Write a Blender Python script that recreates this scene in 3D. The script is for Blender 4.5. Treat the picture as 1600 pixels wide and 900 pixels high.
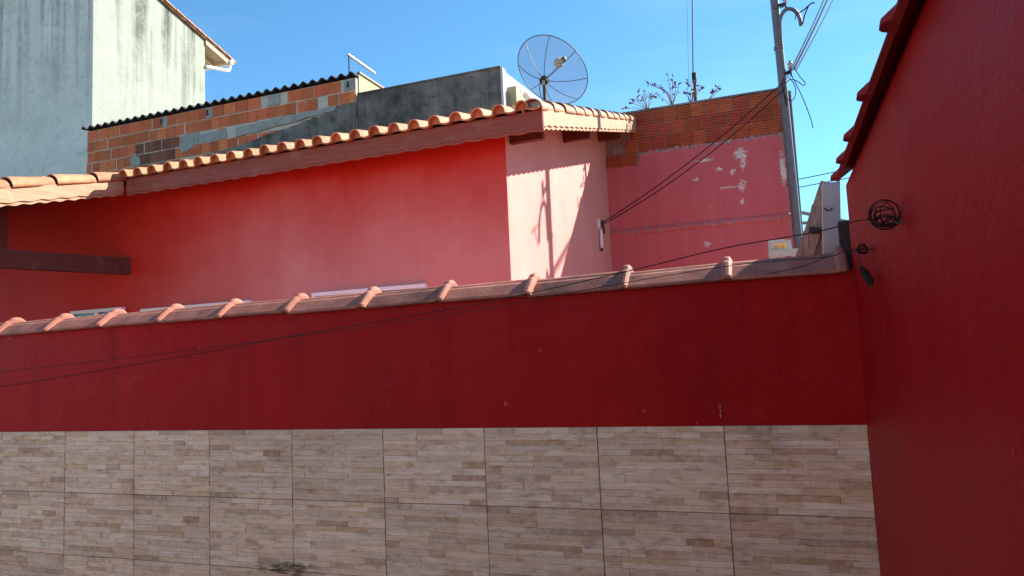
import bpy, math, random
from mathutils import Vector, Matrix
R = math.radians
rng = random.Random(11)

# ------------------------------------------------------------------ camera, sky, sun, exposure
for o in list(bpy.data.objects):
    bpy.data.objects.remove(o, do_unlink=True)
scene = bpy.context.scene
col = scene.collection
EYE = 1.63                                   # eye height above the courtyard floor

cam_data = bpy.data.cameras.new('camera')
cam_data.sensor_width = 36.0
cam_data.lens = 1119.55 / 1600 * 36
cam_data.clip_start = 0.05
cam_data.clip_end = 2000
cam = bpy.data.objects.new('camera', cam_data)
col.objects.link(cam)
yaw, pitch, roll = R(-20.056), R(5.343), R(-2.588)
fw = Vector((math.sin(yaw) * math.cos(pitch), math.cos(yaw) * math.cos(pitch), math.sin(pitch)))
rt0 = Vector((math.cos(yaw), -math.sin(yaw), 0))
up0 = rt0.cross(fw)
rt = rt0 * math.cos(roll) + up0 * math.sin(roll)
up = up0 * math.cos(roll) - rt0 * math.sin(roll)
cam.matrix_world = Matrix(((rt.x, up.x, -fw.x, 0), (rt.y, up.y, -fw.y, 0), (rt.z, up.z, -fw.z, EYE), (0, 0, 0, 1)))
scene.camera = cam

SUN = Vector((1.0, 1.13, 1.10)).normalized()
world = bpy.data.worlds.new('World')
scene.world = world
world.use_nodes = True
wn = world.node_tree.nodes
wl = world.node_tree.links
wn.clear()
sky = wn.new('ShaderNodeTexSky')
sky.sky_type = 'NISHITA'
sky.sun_disc = False
sky.sun_elevation = math.asin(SUN.z)
sky.sun_rotation = math.atan2(SUN.x, SUN.y)
sky.altitude = 1500
sky.air_density = 1.0
sky.dust_density = 0.0
sky.ozone_density = 2.0
tc = wn.new('ShaderNodeTexCoord')
mp = wn.new('ShaderNodeMapping')
mp.inputs['Scale'].default_value = (1.2, 1.8, 7.0)
mp.inputs['Rotation'].default_value = (0.25, 0.1, 0.5)
nz = wn.new('ShaderNodeTexNoise')
nz.inputs['Scale'].default_value = 1.6
nz.inputs['Detail'].default_value = 7
nz.inputs['Roughness'].default_value = 0.55
cr = wn.new('ShaderNodeValToRGB')
cr.color_ramp.elements[0].position = 0.56
cr.color_ramp.elements[0].color = (0, 0, 0, 1)
cr.color_ramp.elements[1].position = 0.86
cr.color_ramp.elements[1].color = (0.10, 0.10, 0.10, 1)
mixc = wn.new('ShaderNodeMix')
mixc.data_type = 'RGBA'
mixc.inputs[7].default_value = (6.5, 7.2, 8.0, 1)
bg = wn.new('ShaderNodeBackground')
bg.inputs['Strength'].default_value = 0.08
wo = wn.new('ShaderNodeOutputWorld')
wl.new(tc.outputs['Generated'], mp.inputs['Vector'])
wl.new(mp.outputs['Vector'], nz.inputs['Vector'])
wl.new(nz.outputs['Fac'], cr.inputs['Fac'])
wl.new(cr.outputs['Color'], mixc.inputs[0])
tint = wn.new('ShaderNodeMix')            # white balance of the sky, the same in every direction
tint.data_type = 'RGBA'
tint.blend_type = 'MULTIPLY'
tint.inputs[0].default_value = 1.0
tint.inputs[7].default_value = (0.58, 0.97, 1.06, 1)
wl.new(sky.outputs['Color'], tint.inputs[6])
wl.new(tint.outputs[2], mixc.inputs[6])
wl.new(mixc.outputs[2], bg.inputs['Color'])
wl.new(bg.outputs['Background'], wo.inputs['Surface'])

sun_data = bpy.data.lights.new('sun', 'SUN')
sun_data.energy = 5.0
sun_data.angle = R(0.5)
sun_data.color = (1.0, 0.93, 0.82)
sun = bpy.data.objects.new('sun', sun_data)
col.objects.link(sun)
sun.rotation_euler = (-SUN).to_track_quat('-Z', 'Y').to_euler()
sun.location = (6, 7, 12)

scene.view_settings.view_transform = 'Standard'
scene.view_settings.look = 'None'
scene.view_settings.gamma = 1
scene.view_settings.exposure = 1.6
scene.view_settings.use_curve_mapping = False
scene.render.engine = 'CYCLES'
scene.cycles.max_bounces = 10
scene.cycles.diffuse_bounces = 6

# ------------------------------------------------------------------ materials
class NT:
    """small helper round a material's node tree"""
    def __init__(self, name):
        self.m = bpy.data.materials.new(name)
        self.m.use_nodes = True
        self.n = self.m.node_tree.nodes
        self.l = self.m.node_tree.links
        self.b = self.n['Principled BSDF']
        self.pos = self.n.new('ShaderNodeNewGeometry').outputs['Position']
        self.objc = self.n.new('ShaderNodeTexCoord').outputs['Object']
        self.rnd = self.n.new('ShaderNodeObjectInfo').outputs['Random']
    def mapped(self, src, scale=(1, 1, 1), loc=(0, 0, 0)):
        m = self.n.new('ShaderNodeMapping')
        m.inputs['Scale'].default_value = scale
        m.inputs['Location'].default_value = loc
        self.l.new(src, m.inputs['Vector'])
        return m.outputs['Vector']
    def noise(self, src, scale, detail=4, rough=0.55, dist=0.0):
        t = self.n.new('ShaderNodeTexNoise')
        t.inputs['Scale'].default_value = scale
        t.inputs['Detail'].default_value = detail
        t.inputs['Roughness'].default_value = rough
        t.inputs['Distortion'].default_value = dist
        self.l.new(src, t.inputs['Vector'])
        return t.outputs['Fac']
    def ramp(self, fac, lo, hi, a=0.0, b=1.0):
        r = self.n.new('ShaderNodeMapRange')
        r.inputs['From Min'].default_value = lo
        r.inputs['From Max'].default_value = hi
        r.inputs['To Min'].default_value = a
        r.inputs['To Max'].default_value = b
        self.put(fac, r.inputs['Value'])
        return r.outputs['Result']
    def put(self, v, sock):
        if isinstance(v, (int, float)):
            sock.default_value = v
        elif isinstance(v, tuple):
            sock.default_value = v if len(v) == 4 else v + (1,)
        else:
            self.l.new(v, sock)
    def math(self, op, a, b=0.0):
        t = self.n.new('ShaderNodeMath')
        t.operation = op
        self.put(a, t.inputs[0])
        self.put(b, t.inputs[1])
        return t.outputs[0]
    def mix(self, fac, a, b, mode='MIX'):
        t = self.n.new('ShaderNodeMix')
        t.data_type = 'RGBA'
        t.blend_type = mode
        self.put(fac, t.inputs[0])
        self.put(a, t.inputs[6])
        self.put(b, t.inputs[7])
        return t.outputs[2]
    def xyz(self, src):
        s = self.n.new('ShaderNodeSeparateXYZ')
        self.l.new(src, s.inputs[0])
        return s.outputs
    def bump(self, h, strength=0.3, dist=0.01):
        t = self.n.new('ShaderNodeBump')
        t.inputs['Strength'].default_value = strength
        t.inputs['Distance'].default_value = dist
        self.l.new(h, t.inputs['Height'])
        self.l.new(t.outputs['Normal'], self.b.inputs['Normal'])
    def done(self, colour, rough=0.8, spec=0.25, metal=0.0):
        self.put(colour, self.b.inputs['Base Color'])
        self.put(rough, self.b.inputs['Roughness'])
        self.b.inputs['Specular IOR Level'].default_value = spec
        self.b.inputs['Metallic'].default_value = metal
        return self.m

M = {}
def simple(name, c, rough=0.7, var=0.15, scale=12.0, spec=0.3, metal=0.0, bump=0.15, objvar=0.12):
    t = NT(name)
    n = t.noise(t.pos, scale, 6, 0.6)
    dark = tuple(x * (1 - var) for x in c)
    light = tuple(min(1, x * (1 + var)) for x in c)
    k = t.mix(t.ramp(n, 0.3, 0.7), dark, light)
    k = t.mix(1.0, k, t.ramp(t.rnd, 0, 1, 1 - objvar, 1 + objvar), 'MULTIPLY')
    t.bump(n, bump, 0.01)
    M[name] = t.done(k, rough, spec, metal)
    return M[name]

def paint(name, c, c2, spec=0.25, rough=0.55, bump=0.25, grain=60):
    """brushed masonry paint: slow patches, faint drips, fine trowel grain"""
    t = NT(name)
    slow = t.noise(t.pos, 1.3, 5, 0.6)
    drip = t.noise(t.mapped(t.pos, (7, 7, 0.5)), 1.0, 5, 0.6)
    fine = t.noise(t.pos, 110, 5, 0.7)
    trowel = t.noise(t.mapped(t.pos, (4, 4, 5)), 1.5, 6, 0.62, 1.4)
    f = t.math('ADD', t.math('MULTIPLY', slow, 0.55), t.math('MULTIPLY', drip, 0.45))
    k = t.mix(t.ramp(f, 0.32, 0.68), c, c2)
    run = t.noise(t.mapped(t.pos, (11, 11, 0.8)), 1.0, 6, 0.7)
    k = t.mix(t.math('MULTIPLY', t.ramp(run, 0.54, 0.66), 0.30), k, tuple(x * 0.55 for x in c))
    dust = t.noise(t.mapped(t.pos, (1, 1, 1.6)), 3.3, 7, 0.72, 0.7)
    k = t.mix(t.ramp(dust, 0.54, 0.74, 0, 0.09), k, (0.40, 0.10, 0.09))
    specks = t.ramp(t.noise(t.mapped(t.pos, (1, 1, 0.6)), 38, 2, 0.5), 0.765, 0.79)
    k = t.mix(t.math('MULTIPLY', specks, 0.35), k, tuple(min(1, x + 0.22) for x in c2))
    h = t.math('ADD', t.math('MULTIPLY', fine, 0.28), trowel)
    t.bump(h, bump, 0.012)
    t.m['x'] = 1
    M[name] = t.done(k, t.ramp(slow, 0.3, 0.7, rough - 0.08, rough + 0.1), spec)
    return M[name]

paint('red_paint', (0.27, 0.0030, 0.0040), (0.365, 0.0075, 0.0085), spec=0.08, rough=0.46, bump=0.6)
paint('bounce_red_paint', (0.48, 0.035, 0.025), (0.55, 0.05, 0.035), spec=0.1)
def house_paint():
    """masonry paint, deep red towards the top and left of the front, pink elsewhere"""
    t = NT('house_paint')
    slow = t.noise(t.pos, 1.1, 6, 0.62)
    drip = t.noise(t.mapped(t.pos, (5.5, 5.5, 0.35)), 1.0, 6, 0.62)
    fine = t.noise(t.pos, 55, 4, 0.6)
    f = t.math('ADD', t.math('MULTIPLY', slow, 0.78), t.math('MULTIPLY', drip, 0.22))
    deep_red = t.mix(t.ramp(f, 0.35, 0.65), (0.50, 0.020, 0.010), (0.55, 0.034, 0.020))
    pale_pink = t.mix(t.ramp(f, 0.35, 0.65), (0.53, 0.215, 0.180), (0.60, 0.270, 0.230))
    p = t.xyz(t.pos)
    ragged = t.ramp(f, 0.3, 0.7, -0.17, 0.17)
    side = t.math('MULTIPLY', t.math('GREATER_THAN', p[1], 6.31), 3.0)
    low_mask = t.math('ADD', t.ramp(t.math('ADD', p[2], t.math('MULTIPLY', ragged, -1.0)), EYE + 1.98, EYE + 0.92), side)
    right_mask = t.math('ADD', t.ramp(t.math('ADD', p[0], ragged), -7.2, -4.6), side)
    k = t.mix(t.math('MINIMUM', t.math('MULTIPLY', low_mask, right_mask), 1.0), deep_red, pale_pink)
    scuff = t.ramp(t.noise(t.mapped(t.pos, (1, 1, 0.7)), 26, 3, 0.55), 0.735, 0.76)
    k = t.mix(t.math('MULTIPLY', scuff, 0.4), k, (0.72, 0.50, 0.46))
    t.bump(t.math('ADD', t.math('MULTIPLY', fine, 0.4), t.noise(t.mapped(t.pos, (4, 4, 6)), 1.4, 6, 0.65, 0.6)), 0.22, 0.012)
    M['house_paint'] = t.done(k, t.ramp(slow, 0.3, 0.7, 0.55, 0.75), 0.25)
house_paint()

GRIME = (-2.27, EYE - 0.955)               # mould on the tiles at a leaking joint
def ledger_tile():
    t = NT('ledger_tile')
    a = t.n.new('ShaderNodeAttribute')
    a.attribute_name = 'strip'
    s = t.xyz(a.outputs['Vector'])
    base = t.mix(s[0], (0.60, 0.43, 0.285), (0.80, 0.64, 0.485))
    base = t.mix(t.ramp(s[1], 0.72, 1.0, 0, 0.75), base, (0.82, 0.68, 0.54))
    base = t.mix(t.ramp(s[2], 0.78, 1.0, 0, 0.85), base, (0.30, 0.175, 0.09))
    g = t.noise(t.mapped(t.pos, (7, 7, 60)), 1.0, 7, 0.7, 0.8)
    base = t.mix(t.ramp(g, 0.35, 0.66, 0.0, 0.62), base, (0.40, 0.27, 0.155))
    mot = t.noise(t.mapped(t.pos, (26, 26, 40)), 1.0, 6, 0.75, 0.5)
    base = t.mix(t.ramp(mot, 0.44, 0.64, 0.0, 0.42), base, (0.76, 0.63, 0.47))
    blot = t.noise(t.mapped(t.pos, (9, 9, 26)), 1.5, 5, 0.65)
    base = t.mix(t.ramp(blot, 0.53, 0.68, 0, 0.62), base, (0.33, 0.20, 0.105))
    spots = t.noise(t.pos, 70, 3, 0.6)
    base = t.mix(t.ramp(spots, 0.64, 0.72, 0, 0.55), base, (0.16, 0.12, 0.09))
    p = t.xyz(t.pos)
    smx = t.math('DIVIDE', t.math('ADD', p[0], GRIME[0] * -1.0), 0.20)
    smz = t.math('DIVIDE', t.math('SUBTRACT', p[2], GRIME[1]), 0.035)
    sm = t.math('ADD', t.math('ADD', t.math('MULTIPLY', smx, smx), t.math('MULTIPLY', smz, smz)), t.ramp(t.noise(t.mapped(t.pos, (9, 9, 30)), 2.0, 6, 0.75), 0.3, 0.7, -1.0, 1.6))
    base = t.mix(t.ramp(sm, 0.2, 1.3, 0.85, 0), base, (0.055, 0.042, 0.03))
    grime = t.noise(t.pos, 2.2, 6, 0.7)
    base = t.mix(t.ramp(grime, 0.60, 0.78, 0, 0.5), base, (0.12, 0.085, 0.06))
    hv = t.n.new('ShaderNodeHueSaturation')
    t.l.new(base, hv.inputs['Color'])
    t.put(t.ramp(t.math('FRACT', t.math('MULTIPLY', s[0], 17.3)), 0, 1, 0.490, 0.502), hv.inputs['Hue'])
    t.put(t.ramp(t.math('FRACT', t.math('MULTIPLY', s[1], 23.7)), 0, 1, 0.85, 1.12), hv.inputs['Saturation'])
    t.put(t.ramp(t.rnd, 0, 1, 0.90, 1.08), hv.inputs['Value'])
    base = hv.outputs['Color']
    h = t.math('ADD', t.noise(t.mapped(t.pos, (20, 20, 70)), 1.0, 6, 0.7), t.math('MULTIPLY', spots, 0.6))
    t.bump(h, 0.35, 0.006)
    M['ledger_tile'] = t.done(base, 0.62, 0.25)
ledger_tile()

def terracotta(name, c, c2, grime=0.35, spec=0.25):
    t = NT(name)
    n = t.noise(t.objc, 9, 6, 0.65)
    k = t.mix(t.ramp(n, 0.3, 0.72), c, c2)
    st = t.noise(t.mapped(t.pos, (3, 3, 3)), 2.2, 7, 0.72)
    k = t.mix(t.ramp(st, 0.47, 0.70, 0, grime), k, (0.09, 0.05, 0.038))
    li = t.noise(t.pos, 24, 6, 0.75)
    k = t.mix(t.ramp(li, 0.60, 0.70, 0, grime), k, (0.05, 0.04, 0.035))
    sp = t.noise(t.pos, 85, 3, 0.5)
    k = t.mix(t.ramp(sp, 0.68, 0.73, 0, 0.55), k, (0.10, 0.06, 0.045))
    k = t.mix(1.0, k, t.ramp(t.rnd, 0, 1, 0.82, 1.12), 'MULTIPLY')
    t.bump(t.math('ADD', n, t.math('MULTIPLY', sp, 0.4)), 0.3, 0.008)
    M[name] = t.done(k, 0.72, spec)
terracotta('roof_clay', (0.37, 0.165, 0.078), (0.50, 0.265, 0.140), 0.55)
terracotta('coping_clay', (0.28, 0.088, 0.058), (0.42, 0.165, 0.110), 0.7)
terracotta('painted_coping', (0.27, 0.014, 0.014), (0.34, 0.024, 0.022), 0.25)

def wood(name, c, c2, stretch, spec=0.2, rough=0.6, patches=0.0):
    t = NT(name)
    g = t.noise(t.mapped(t.pos, stretch), 3.0, 7, 0.65, 0.6)
    k = t.mix(t.ramp(g, 0.3, 0.7), c, c2)
    if patches:
        w = t.noise(t.pos, 5.0, 6, 0.7)
        k = t.mix(t.ramp(w, 0.56, 0.66, 0, patches), k, (0.46, 0.36, 0.28))
    k = t.mix(1.0, k, t.ramp(t.rnd, 0, 1, 0.9, 1.1), 'MULTIPLY')
    t.bump(g, 0.35, 0.006)
    M[name] = t.done(k, rough, spec)
wood('fascia_wood', (0.18, 0.052, 0.032), (0.27, 0.092, 0.060), (1, 6, 22), patches=0.18)
wood('rake_wood', (0.30, 0.165, 0.095), (0.50, 0.315, 0.195), (8, 1, 18), patches=0.5)
wood('beam_wood', (0.085, 0.026, 0.020), (0.130, 0.042, 0.030), (3, 3, 20), patches=0.08)
wood('grey_wood', (0.13, 0.105, 0.075), (0.34, 0.28, 0.20), (24, 24, 3))
wood('rough_wood', (0.10, 0.085, 0.06), (0.42, 0.37, 0.27), (20, 6, 26))
wood('soffit_wood', (0.26, 0.20, 0.13), (0.52, 0.43, 0.30), (4, 10, 10))

def brick_mat(name, c, c2):
    t = NT(name)
    n = t.noise(t.mapped(t.pos, (2, 2, 9)), 3.0, 6, 0.65)
    k = t.mix(t.ramp(n, 0.3, 0.7), c, c2)
    d = t.noise(t.pos, 2.6, 6, 0.7)
    k = t.mix(t.ramp(d, 0.56, 0.78, 0, 0.38), k, (0.18, 0.10, 0.07))
    hsv = t.n.new('ShaderNodeHueSaturation')
    t.l.new(k, hsv.inputs['Color'])
    t.put(t.ramp(t.rnd, 0, 1, 0.492, 0.508), hsv.inputs['Hue'])
    t.put(t.ramp(t.math('FRACT', t.math('MULTIPLY', t.rnd, 7.31)), 0, 1, 0.80, 1.16), hsv.inputs['Value'])
    t.bump(t.noise(t.pos, 45, 4, 0.6), 0.3, 0.008)
    M[name] = t.done(hsv.outputs['Color'], 0.88, 0.15)
brick_mat('orange_brick', (0.58, 0.145, 0.060), (0.70, 0.215, 0.095))
brick_mat('red_brick', (0.27, 0.062, 0.030), (0.38, 0.105, 0.050))
brick_mat('brown_brick', (0.20, 0.075, 0.050), (0.30, 0.120, 0.080))

def masonry(name, c, c2, streak=0.0, streak_col=(0.05, 0.05, 0.045), top=None, scale=2.0, blot=0.3, bump=0.4):
    """cement or whitewash with blotches and run-off streaks that start at the top edge"""
    t = NT(name)
    a = t.noise(t.pos, scale, 8, 0.65)
    k = t.mix(t.ramp(a, 0.3, 0.7), c, c2)
    b = t.noise(t.mapped(t.pos, (1, 1, 1.3)), scale * 3.2, 8, 0.75, 0.4)
    k = t.mix(t.ramp(b, 0.52, 0.74, 0, blot), k, streak_col)
    if streak:
        s = t.noise(t.mapped(t.pos, (2.6, 2.6, 0.11)), 1.35, 5, 0.62)
        s2 = t.math('ADD', t.math('MULTIPLY', t.noise(t.pos, 1.4, 7, 0.75), 0.6), t.math('MULTIPLY', t.noise(t.pos, 13, 6, 0.8), 0.4))
        z = t.xyz(t.pos)[2]
        fall = t.ramp(z, top - 4.6, top - 0.6, 0.0, 1.0) if top else 1.0
        m = t.math('MULTIPLY', t.ramp(s, 0.46, 0.60), fall)
        m = t.math('MULTIPLY', m, t.ramp(s2, 0.36, 0.56))
        k = t.mix(t.math('MULTIPLY', m, streak), k, streak_col)
    t.bump(t.noise(t.pos, 22, 7, 0.7), bump, 0.02)
    M[name] = t.done(k, 0.9, 0.15)
masonry('mortar', (0.44, 0.385, 0.31), (0.62, 0.545, 0.44), scale=6)
masonry('tile_grout', (0.15, 0.115, 0.09), (0.24, 0.19, 0.15), scale=5)
masonry('grey_cement', (0.25, 0.235, 0.21), (0.42, 0.395, 0.355), scale=6, blot=0.5)
masonry('brown_mortar', (0.17, 0.145, 0.115), (0.30, 0.255, 0.21), scale=7, blot=0.5)
masonry('dark_render', (0.072, 0.064, 0.055), (0.29, 0.255, 0.215), scale=2.2, blot=0.85, streak=0.5, streak_col=(0.022, 0.022, 0.024), top=6.9)
masonry('stained_lit_whitewash', (0.27, 0.30, 0.25), (0.35, 0.375, 0.32), streak=1.0, streak_col=(0.075, 0.08, 0.07), top=11.8, scale=1.2, blot=0.30, bump=0.2)  # stained whitewash, base toned down to offset the sun on the lit face
masonry('stained_shade_whitewash', (0.62, 0.58, 0.50), (0.78, 0.73, 0.64), streak=0.75, streak_col=(0.11, 0.12, 0.12), top=12.2, scale=1.2, blot=0.42, bump=0.2)  # same whitewash with a lighter base to lift the shaded face
masonry('white_wall', (0.42, 0.42, 0.41), (0.50, 0.50, 0.49), scale=2, blot=0.05, bump=0.1)
masonry('cream_wall', (0.34, 0.31, 0.19), (0.40, 0.37, 0.24), scale=2, blot=0.1, bump=0.1)
masonry('bounce_pale_render', (0.62, 0.42, 0.31), (0.70, 0.49, 0.37), scale=1.5, blot=0.05, bump=0.1)
masonry('fibre_cement', (0.035, 0.035, 0.037), (0.085, 0.085, 0.085), scale=4, blot=0.3)
masonry('floor_cement', (0.20, 0.19, 0.18), (0.30, 0.285, 0.27), scale=1.5)
masonry('red_cement', (0.50, 0.085, 0.05), (0.60, 0.12, 0.07), scale=1.5, blot=0.15)
masonry('earth', (0.16, 0.12, 0.08), (0.24, 0.19, 0.13), scale=0.8)

def peeling_paint():
    """pink masonry paint with flakes gone: scattered chips, a worn line along the ledge, a few big ones"""
    t = NT('peeling_paint')
    slow = t.noise(t.pos, 1.1, 6, 0.65)
    drip = t.noise(t.mapped(t.pos, (6, 6, 0.5)), 1.0, 5, 0.6)
    k = t.mix(t.ramp(t.math('ADD', t.math('MULTIPLY', slow, 0.5), t.math('MULTIPLY', drip, 0.5)), 0.35, 0.65), (0.42, 0.100, 0.106), (0.49, 0.135, 0.142))
    crack = t.n.new('ShaderNodeTexVoronoi')
    crack.feature = 'DISTANCE_TO_EDGE'
    crack.inputs['Scale'].default_value = 0.8
    wob = t.n.new('ShaderNodeMix')
    wob.data_type = 'VECTOR'
    wob.inputs[0].default_value = 0.25
    t.l.new(t.mapped(t.pos, (1.4, 1, 0.5)), wob.inputs[4])
    nn = t.n.new('ShaderNodeTexNoise')
    nn.inputs['Scale'].default_value = 3.0
    t.l.new(t.pos, nn.inputs['Vector'])
    t.l.new(nn.outputs['Color'], wob.inputs[5])
    t.l.new(wob.outputs[1], crack.inputs['Vector'])
    k = t.mix(t.ramp(crack.outputs['Distance'], 0.0, 0.004, 0.16, 0.0), k, (0.16, 0.04, 0.045))
    jag = t.noise(t.mapped(t.pos, (1, 1, 1.2)), 22.0, 5, 0.7, 0.8)
    p = t.xyz(t.pos)
    mask = None
    for (x, z, rx, rz) in [(-0.31, 2.79, .10, .11), (-0.28, 2.66, .05, .13), (-0.43, 2.54, .05, .055), (-0.62, 2.60, .055, .04),
                           (-0.31, 2.32, .06, .10), (-0.82, 2.765, .13, .035), (-0.50, 2.31, .16, .018), (-0.87, 1.50, .055, .05), (0.26, 2.50, .05, .26), (-0.96, 2.49, .05, .03), (-0.32, 2.08, .04, .06)]:
        dx = t.math('DIVIDE', t.math('SUBTRACT', p[0], x), rx)
        dz = t.math('DIVIDE', t.math('SUBTRACT', p[2], z + EYE), rz)
        d = t.math('ADD', t.math('MULTIPLY', dx, dx), t.math('MULTIPLY', dz, dz))
        d = t.math('ADD', d, t.ramp(jag, 0.3, 0.7, -0.9, 1.5))
        m = t.ramp(d, 0.75, 0.95, 1, 0)
        mask = m if mask is None else t.math('MAXIMUM', mask, m)
    chips = t.ramp(t.noise(t.mapped(t.pos, (1, 1, 1.5)), 17, 4, 0.65), 0.69, 0.70)
    clus = t.ramp(t.noise(t.pos, 1.7, 3, 0.6), 0.48, 0.60)
    mask = t.math('MAXIMUM', mask, t.math('MULTIPLY', chips, clus))
    band = t.math('ABSOLUTE', t.math('SUBTRACT', p[2], 1.80 + EYE))
    bandm = t.math('MULTIPLY', t.ramp(band, 0.035, 0.055, 1, 0), t.ramp(t.noise(t.mapped(t.pos, (4, 4, 9)), 2.4, 6, 0.75), 0.53, 0.56))
    edge = t.math('ABSOLUTE', t.math('SUBTRACT', p[2], 3.012 + EYE))
    edgem = t.math('MULTIPLY', t.ramp(edge, 0.02, 0.05, 1, 0), t.ramp(t.noise(t.mapped(t.pos, (5, 5, 3)), 3.0, 5, 0.7), 0.46, 0.50))
    bandm = t.math('MAXIMUM', bandm, edgem)
    worn = t.ramp(t.noise(t.pos, 30, 5, 0.7), 0.35, 0.7)
    bare = t.mix(t.ramp(t.noise(t.pos, 7, 4, 0.6), 0.4, 0.6), (0.62, 0.60, 0.56), (0.44, 0.42, 0.36))
    k = t.mix(mask, k, bare)
    k = t.mix(bandm, k, t.mix(worn, (0.10, 0.09, 0.085), (0.45, 0.43, 0.40)))
    h = t.math('SUBTRACT', t.math('MULTIPLY', t.noise(t.pos, 14, 6, 0.7), 0.5), t.math('MAXIMUM', mask, bandm))
    t.bump(h, 0.4, 0.01)
    M['peeling_paint'] = t.done(k, 0.7, 0.2)
peeling_paint()

simple('white_alu', (0.76, 0.86, 0.80), 0.4, 0.05, 6)
simple('gutter_white', (0.80, 0.80, 0.78), 0.4, 0.05, 6)
simple('pale_board', (0.44, 0.38, 0.38), 0.7, 0.12, 9, bump=0.4)
simple('mint_board', (0.37, 0.52, 0.43), 0.7, 0.15, 12, bump=0.4)
simple('rust', (0.55, 0.33, 0.12), 0.8, 0.3, 20)
simple('galvanised', (0.11, 0.125, 0.14), 0.5, 0.2, 14)
simple('cable_black', (0.034, 0.020, 0.020), 0.8, 0.1, 20, spec=0.06)
simple('line_black', (0.010, 0.010, 0.011), 0.85, 0.1, 20, spec=0.03)
simple('iron_black', (0.030, 0.026, 0.024), 0.6, 0.2, 20)
simple('rust_iron', (0.075, 0.045, 0.035), 0.75, 0.3, 25)
simple('dish_rib', (0.12, 0.12, 0.115), 0.5, 0.2, 25, metal=0.3)
simple('feed_grey', (0.38, 0.35, 0.28), 0.6, 0.3, 18)
simple('porcelain', (0.36, 0.33, 0.31), 0.4, 0.2, 30)
simple('teal_metal', (0.12, 0.26, 0.28), 0.5, 0.15, 12)
simple('dry_leaf', (0.20, 0.085, 0.055), 0.75, 0.4, 14, objvar=0.3)
simple('dry_stem', (0.20, 0.13, 0.095), 0.8, 0.2, 14)
simple('dark_shell', (0.030, 0.020, 0.018), 0.55, 0.3, 40)
simple('white_tube', (0.62, 0.64, 0.64), 0.4, 0.08, 20)

def mesh_metal():
    t = NT('dish_mesh')
    v = t.n.new('ShaderNodeTexBrick')
    v.offset = 0.0
    v.inputs['Scale'].default_value = 60
    v.inputs['Mortar Size'].default_value = 0.035
    v.inputs['Brick Width'].default_value = 0.5
    v.inputs['Row Height'].default_value = 0.5
    uv = t.n.new('ShaderNodeUVMap')
    t.l.new(uv.outputs['UV'], v.inputs['Vector'])
    m = t.done((0.30, 0.29, 0.27), 0.6, 0.2, 0.2)
    t.put(t.ramp(v.outputs['Fac'], 0, 1, 0.17, 0.9), t.b.inputs['Alpha'])
    M['dish_mesh'] = m
mesh_metal()

def glass():
    t = NT('window_glass')
    M['window_glass'] = t.done((0.05, 0.06, 0.065), 0.08, 0.6)
glass()

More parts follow.
